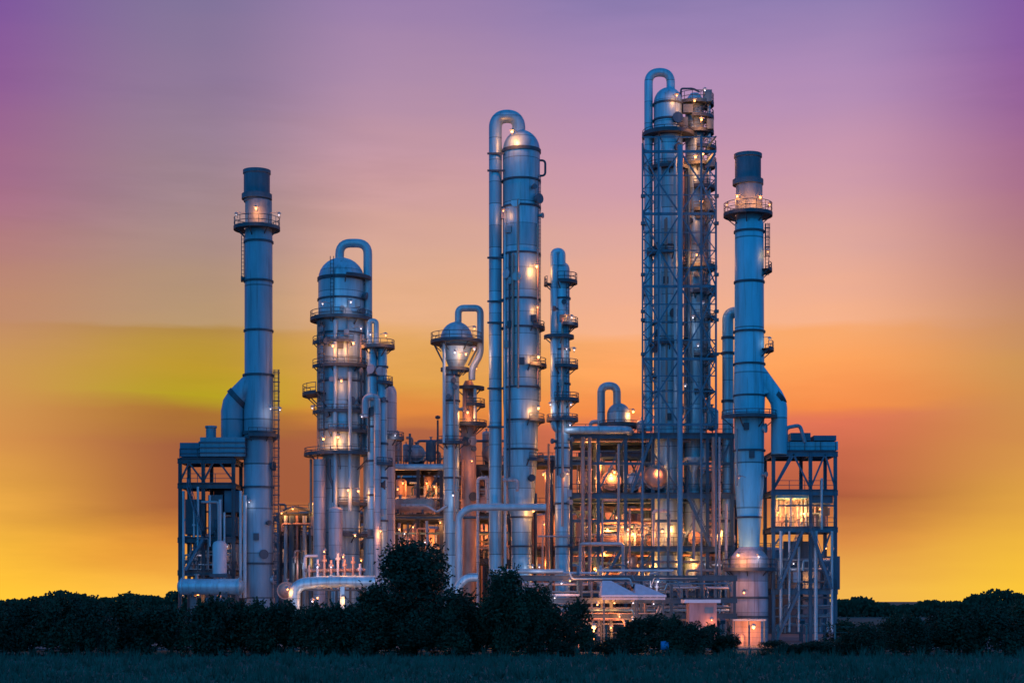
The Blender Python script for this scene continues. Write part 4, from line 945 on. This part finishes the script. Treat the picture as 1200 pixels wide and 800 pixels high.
# canopies and hut
def canopy(x0, x1, ypk, yev, d, label, rise_left):
    t = thing('canopy', label, 'canopy', (X((x0+x1)/2, d), d, 0))
    xa, xb, zt, ze = X(x0, d), X(x1, d), Z(ypk, d), Z(yev, d)
    xp, xq = xa+(xb-xa)*.06, xa+(xb-xa)*rise_left; b = MB()
    for o in (0, -.14):
        b.add([(xa, d-3, ze+o), (xb, d-3, ze+o), (xb, d+3, ze+o), (xa, d+3, ze+o), (xp, d-.4, zt+o), (xq, d-.4, zt+o)],
              [(0, 1, 5, 4), (1, 2, 5), (2, 3, 4, 5), (3, 0, 4)])
    b.box(xa, xb, d-3.03, d-2.97, ze-.2, ze+.02)
    b.build('roof', ROOFW, t, ang=10)
    MB().box(xa+.1, xb-.1, d-2.7, d-2.5, ze-.5, ze-.25).build('fascia', ROOFW, t)
    for x in (xa+.3, xb-.3):
        for dd in (d-2.6, d+2.6): MB().bar((x, dd, 0), (x, dd, ze-.2), .18).build('post', STEEL, t)
canopy(703, 746, 680, 697, 186, 'larger white sheet canopy with a sloping roof, lit orange beneath', .3)
canopy(742, 778, 684, 697, 186.5, 'smaller white sheet canopy right of the larger canopy', .22)
d = 184
hu = thing('hut', 'small pink walled hut with a flat pale roof left of the right stack base', 'hut', (X(821, d), d, 0))
MB().box(X(806, d), X(838, d), d-1.5, d+1.5, 0, Z(706, d)).build('wall', PINKW, hu)
MB().box(X(800, d), X(842, d), d-2, d+2, Z(706, d)+.004, Z(702, d)).build('roof', ROOFW, hu)
MB().box(X(811, d), X(819, d), d-1.56, d-1.502, .1, 2.2).build('door', WHITEB, hu)
MB().box(X(824, d), X(834, d), d-1.56, d-1.502, Z(718, d), Z(711, d)).build('window', CAPM, hu)
lamp(hu, V(834, 726, d-2.2), False, 60, .1)
d = 183
hu = thing('hut', 'low pink walled hut with a rounded pale roof right of the small tree', 'hut', (X(663, d), d, 0))
MB().box(X(650, d), X(678, d), d-1.5, d+1.5, 0, Z(724, d)).build('wall', PINKW, hu)
b = MB(); pr = [(648, 724), (651, 720), (657, 717), (670, 717), (677, 720), (680, 724)]
vs_ = [V(px, y, d) for px, y in pr]; n = len(vs_)
b.add([(p.x, d-1.8, p.z+.01) for p in vs_]+[(p.x, d+1.8, p.z+.01) for p in vs_], [(i, i+1, n+i+1, n+i) for i in range(n-1)]+[tuple(range(n))[::-1], tuple(range(n, 2*n)), (0, n, 2*n-1, n-1)])
b.build('roof', PINKW, hu)
b = MB()
for px in (654, 661, 668): b.box(X(px, d), X(px+4, d), d-1.56, d-1.502, Z(736, d), Z(731, d))
b.build('window', CAPM, hu)
lamp(hu, V(664, 728, d-3), False, 45, .1)
lamp(sr, V(872, 694, 190), False, 220, .1); lamp(sr, V(866, 560, 193), False, 12, .05)
# low equipment wall lit orange around the front stack base
d = 184
eb = thing('pump_shelter', 'low orange lit pump shelter at the foot of the right stack', 'shelter', (X(876, d), d, 0))
MB().box(X(860, d), X(893, d), d+.9, d+1.1, 0, Z(727, d)).build('wall', RUST, eb)
MB().box(X(857, d), X(896, d), d-1.2, d+1.3, Z(727, d)+.003, Z(725, d)).build('roof', STEELP, eb)
for px in (859, 876, 894): MB().bar((X(px, d), d-1, 0), (X(px, d), d-1, Z(727, d)), .14).build('post', STEEL, eb)
MB().lathe(X(868, d), d, [(.5, 0), (.5, 1.1), (.3, 1.4)], 16).build('pump', RUST, eb)
lamp(eb, V(883, 734, d-1.9), False, 330, .26)
for px, py, dd, lab, wt in ((696, 734, 180, 'brightest sodium floodlight on a short pole under the white canopies', 700), (567, 733, 178, 'sodium floodlight on a short pole in the gap right of the big tree', 330)):
    t = thing('flood_lamp', lab, 'lamp post', (X(px, dd), dd, 0))
    MB().pipe([(X(px, dd), dd+.5, 0), (X(px, dd), dd+.5, Z(py, dd)+.6)], .09).build('pole', STEEL, t)
    lamp(t, V(px, py, dd), False, wt, .3)

FG = 'added fill floodlights in the yard behind the bushes'
for px, py, dd, wt, lab in ((300, 728, 168, 1250, 'added fill floodlight on a pole before the left stack'), (372, 728, 168, 1250, 'added fill floodlight on a pole before the broad column'), (452, 728, 168, 1250, 'added fill floodlight on a pole behind the largest tree'),
        (530, 728, 168, 1250, 'added fill floodlight on a pole right behind the largest tree'), (612, 728, 168, 1250, 'added fill floodlight on a pole before the main column'), (672, 728, 168, 1250, 'added fill floodlight on a pole before the slim column'),
        (784, 728, 168, 1250, 'added fill floodlight on a pole between the canopies and the pink hut'), (847, 728, 168, 1250, 'added fill floodlight on a pole before the right stack base'), (940, 728, 168, 1250, 'added fill floodlight on a pole before the right furnace')):
    t = thing('flood_lamp', lab, 'lamp post', (X(px, dd), dd, 0), FG)  # fill lamps added behind the bushes to brighten the lower plant
    MB().pipe([(X(px, dd), dd, 0), (X(px, dd), dd, Z(py, dd))], .08).build('pole', STEEL, t)
    p = V(px, py, dd); b = MB(); b.bar(p+Vector((0, -.1, -.05)), p+Vector((0, .25, .1)), .5, .36); hd_ = b.build('lamp_head', STEEL, t)
    b = MB(); b.bar(p+Vector((0, .255, .1)), p+Vector((0, .29, .11)), .42, .28); b.build('lens', BULB_W, hd_)
    ld = bpy.data.lights.new('fill_light', 'SPOT'); ld.energy = wt; ld.spot_size = R(80); ld.spot_blend = 1; ld.shadow_soft_size = .3; ld.color = (1, .76, .95)
    l = bpy.data.objects.new('fill_light', ld); COL.objects.link(l); l.parent = hd_; l.location = Vector((0, .5, p.z+.2)); l.rotation_euler = (R(90+6), 0, 0)

# ================================================================== PERIMETER: fence, drum, trees
fd = 161
fe = thing('fence', 'wire fence with slim concrete posts running along the dark bushes', 'fence', (0, fd, 0))
for i in range(40):
    px = -60+i*33.5
    MB().box(X(px, fd)-.07, X(px, fd)+.07, fd-.07, fd+.07, 0, 2.7).build('post', POSTC, fe)
for i in range(5):
    MB().bar((X(-60, fd), fd-.09, .5+i*.5), (X(1250, fd), fd-.09, .5+i*.5), .025).build('wire', WIRE, fe)
d = 152
bd = thing('barrel', 'blue plastic drum lying in the grass right of the gap in the bushes', 'barrel', (X(779, d), d, 0))
p = V(774.5, 757, d); p2 = V(783.5, 757.6, d); p.z = p2.z = .42+.55; A = (p2-p)
b = MB(); b.sweep([p, p+A*.03, p+A*.32, p+A*.34, p+A*.66, p+A*.68, p+A*.97, p2], [.36, .4, .4, .42, .42, .4, .4, .36], 18); b.build('body', BLUEP, bd)
b = MB(); b.sweep([p-A*.05, p+A*.0], .12, 10); b.build('bung', WIRE, bd)
b = MB()
for f in (.2, .8):
    c = p+A*f; b.box(c.x-.08, c.x+.08, d-.4, d+.4, 0, .62)
b.build('cradle', BARK, bd)

def crown_mesh(name, seed, n, rx, rz, leaf, lumps, m):
    """leaves spread through a set of overlapping clumps; unit is metres, base of crown at z = 0"""
    r_ = random.Random(seed); cl = []
    for i in range(lumps):
        a = r_.random()*6.283; q = r_.random()**.5*.72; zz = r_.random()
        wd = (1-.75*abs(zz-.38)**1.3*1.6)
        cl.append((rx*q*wd*math.cos(a), rx*q*wd*math.sin(a), rz*(.12+.78*zz), (.22+.2*r_.random())*min(rx, rz)*1.0))
    b = MB()
    for i in range(n):
        c = cl[r_.randrange(lumps)]
        while True:
            u = Vector((r_.uniform(-1, 1), r_.uniform(-1, 1), r_.uniform(-1, 1)))
            if .05 < u.length < 1: break
        u = u.normalized()*(u.length**.6)*(1.25 if r_.random() < .08 else 1)
        p = Vector((c[0], c[1], c[2]))+u*c[3]; p.z = max(.02, p.z)
        t = Vector((r_.uniform(-1, 1), r_.uniform(-1, 1), r_.uniform(-.7, .7))).normalized()
        o = t.cross(Vector((r_.uniform(-1, 1), r_.uniform(-1, 1), r_.uniform(-1, 1)))).normalized()
        L_ = leaf*(.6+r_.random()*.8); W = L_*.32
        b.v += [tuple(p-t*L_/2), tuple(p+o*W), tuple(p+t*L_/2), tuple(p-o*W)]; k = len(b.v); b.f.append((k-4, k-3, k-2, k-1))
    for i in range(int(lumps*1.6)):          # shoots that stick out of the crown
        c = cl[r_.randrange(lumps)]; a = r_.random()*6.283; dr_ = Vector((math.cos(a)*.5, math.sin(a)*.5, r_.uniform(.5, 1.2))).normalized(); q = Vector(c[:3])+dr_*c[3]*.8; ln = r_.uniform(.5, 1.3)*min(1.3, rz*.16)
        for j in range(16):
            p = q+dr_*ln*j/16+Vector((r_.uniform(-1, 1), r_.uniform(-1, 1), r_.uniform(-1, 1)))*.12*(1.3-j/16); tt = (dr_+Vector((r_.uniform(-1, 1), r_.uniform(-1, 1), r_.uniform(-.4, .4)))).normalized(); o = tt.cross(Vector((r_.uniform(-1, 1), r_.uniform(-1, 1), .2))).normalized()
            L_ = leaf*(.5+r_.random()*.5); W = L_*.3
            b.v += [tuple(p-tt*L_/2), tuple(p+o*W), tuple(p+tt*L_/2), tuple(p-o*W)]; k = len(b.v); b.f.append((k-4, k-3, k-2, k-1))
    me = bpy.data.meshes.new(name); me.from_pydata(b.v, [], b.f); me.materials.append(m); me.update()
    return me, cl
def trunk_mesh(name, h0, cl, r, seed):
    r_ = random.Random(seed); b = MB()
    top = Vector((r_.uniform(-.2, .2), r_.uniform(-.2, .2), h0+1.2))
    b.sweep([(0, 0, -.1), (.05, 0, h0*.5), top], [r, r*.75, r*.5], 8)
    for c in cl[:7]:
        e = Vector((c[0], c[1], c[2]+h0)); b.sweep([top-Vector((0, 0, .7)), (top+e)/2+Vector((0, 0, .2)), e], [r*.45, r*.3, r*.12], 6)
    me = bpy.data.meshes.new(name); me.from_pydata(b.v, [], b.f); me.materials.append(BARK); me.shade_smooth(); me.update()
    return me
BASE = {}
def plant(kind, name, label, cat, px, d, sx_, sz_, rot, group=None):
    cme, tme, h0 = BASE[kind]
    t = thing(name, label, cat, (X(px, d), d, 0), group); t.rotation_euler = (0, 0, rot); t.scale = (sx_, sx_, sz_)
    a = bpy.data.objects.new('crown', cme); COL.objects.link(a); a.parent = t; a.location = (0, 0, h0)
    c = bpy.data.objects.new('trunk', tme); COL.objects.link(c); c.parent = t
    return t
for kind, seed, n, rx, rz, leaf, lumps, m, h0, tr in (
    ('big', 21, 15000, 5.0, 8.6, .30, 46, LEAF, 1.0, .28), ('mid', 22, 8000, 3.3, 6.6, .28, 30, LEAF2, .8, .2),
    ('bush_a', 23, 4200, 2.7, 4.2, .26, 20, LEAF, .3, .13), ('bush_b', 24, 4200, 2.9, 4.2, .26, 22, LEAF2, .3, .13), ('bush_c', 25, 4200, 2.6, 4.2, .28, 18, LEAF, .3, .13)):
    me, cl0 = crown_mesh('crown_'+kind, seed, n, rx, rz, leaf, lumps, m)
    BASE[kind] = (me, trunk_mesh('trunk_'+kind, h0, cl0, tr, seed), h0)
plant('big', 'tree', 'largest dark bushy tree rising before the bulb headed column', 'tree', 486, 155, 1.12, 1.0, .4)
plant('mid', 'tree', 'narrow dark tree left of the large tree, joined to its left side', 'tree', 440, 156, 1.0, .82, 2.1)
plant('mid', 'tree', 'dark tree standing in front of the foot of the main column', 'tree', 592, 154, .95, 1.02, 1.3)
plant('mid', 'tree', 'shorter dark tree right of the tree before the main column', 'tree', 628, 154, .85, .82, 3.9)
plant('mid', 'tree', 'dark tree filling the dip between the largest tree and its right neighbour', 'tree', 538, 158, .95, .74, 5.0)
# the long hedge of bushes: (photo x, photo row of its top, distance)
hr_ = random.Random(5); HG = 'bushes in the dark row along the field'
row = []
x = -40
while x < 680:
    ytop = 704+hr_.uniform(-5, 6)
    if x < 225: ytop = 704+hr_.uniform(-6, 8)
    if 420 < x < 650: ytop = 706+hr_.uniform(-4, 8)
    row.append((x, ytop, 152+hr_.random()*7)); x += 21+hr_.random()*9
for px, yt in ((662, 752), (712, 745), (730, 737), (748, 726), (768, 718), (786, 722), (800, 738), (818, 727), (836, 733), (850, 742), (908, 750), (928, 754), (950, 752), (974, 753), (996, 744), (1000, 738), (1022, 730), (1046, 722), (1072, 719), (1098, 712), (1124, 716), (1150, 709), (1176, 712), (1202, 706), (1230, 708)):
    row.append((px, yt+hr_.uniform(-2, 2), 152+hr_.random()*6))
for i, (px, yt, dd) in enumerate(row):
    zt = Z(yt, dd); sz_ = zt/4.6
    lab = ('tall dense dark bush in the long row left of the big tree' if px < 430 else 'dark bush at the feet of the big trees' if px < 660 else
           'low rounded bush in the sparse row before the steel structure' if px < 960 else 'dark bush in the row rising at the right edge')
    plant(('bush_a', 'bush_b', 'bush_c')[i % 3], 'bush', lab, 'bush', px, dd, (.95 if sz_ > .8 else .75)*hr_.uniform(.9, 1.15), sz_, hr_.random()*6.28, HG if px < 430 else 'bushes under the big trees' if px < 660 else 'sparse low bushes' if px < 960 else 'bushes at the right edge')
# scrub behind the row so that no bare ground shows between the bushes
for i in range(26):
    px = -40+i*49+hr_.uniform(-8, 8); yt = 724+hr_.uniform(-4, 6)
    if 640 < px < 960: continue
    dd = 164+hr_.random()*5
    plant(('bush_b', 'bush_c', 'bush_a')[i % 3], 'bush', 'half hidden scrub bush behind the dark front row', 'bush', px, dd, 1.0, Z(yt, dd)/4.6, hr_.random()*6.28, 'scrub behind the front row')
# distant tree line
tl = MB(); tr_ = random.Random(9)
for i in range(52000):
    x = tr_.uniform(-330, 330); d_ = 520+tr_.uniform(-10, 10)
    h = (5.5+1.6*math.sin(x*.045)+1.1*math.sin(x*.13+1)+.8*math.sin(x*.31)+.5*math.sin(x*.9))*tr_.random()**.7
    t = Vector((tr_.uniform(-1, 1), tr_.uniform(-.3, .3), tr_.uniform(-1, 1))).normalized(); o_ = t.cross(Vector((0, 1, .3))).normalized()
    p = Vector((x, d_, max(.2, h)))
    tl.v += [tuple(p-t*.6), tuple(p+o_*.4), tuple(p+t*.6), tuple(p-o_*.4)]; k = len(tl.v); tl.f.append((k-4, k-3, k-2, k-1))
to = tl.build('distant_wood', LEAF); to['kind'] = 'stuff'; to['label'] = 'far dark line of woodland on the horizon'
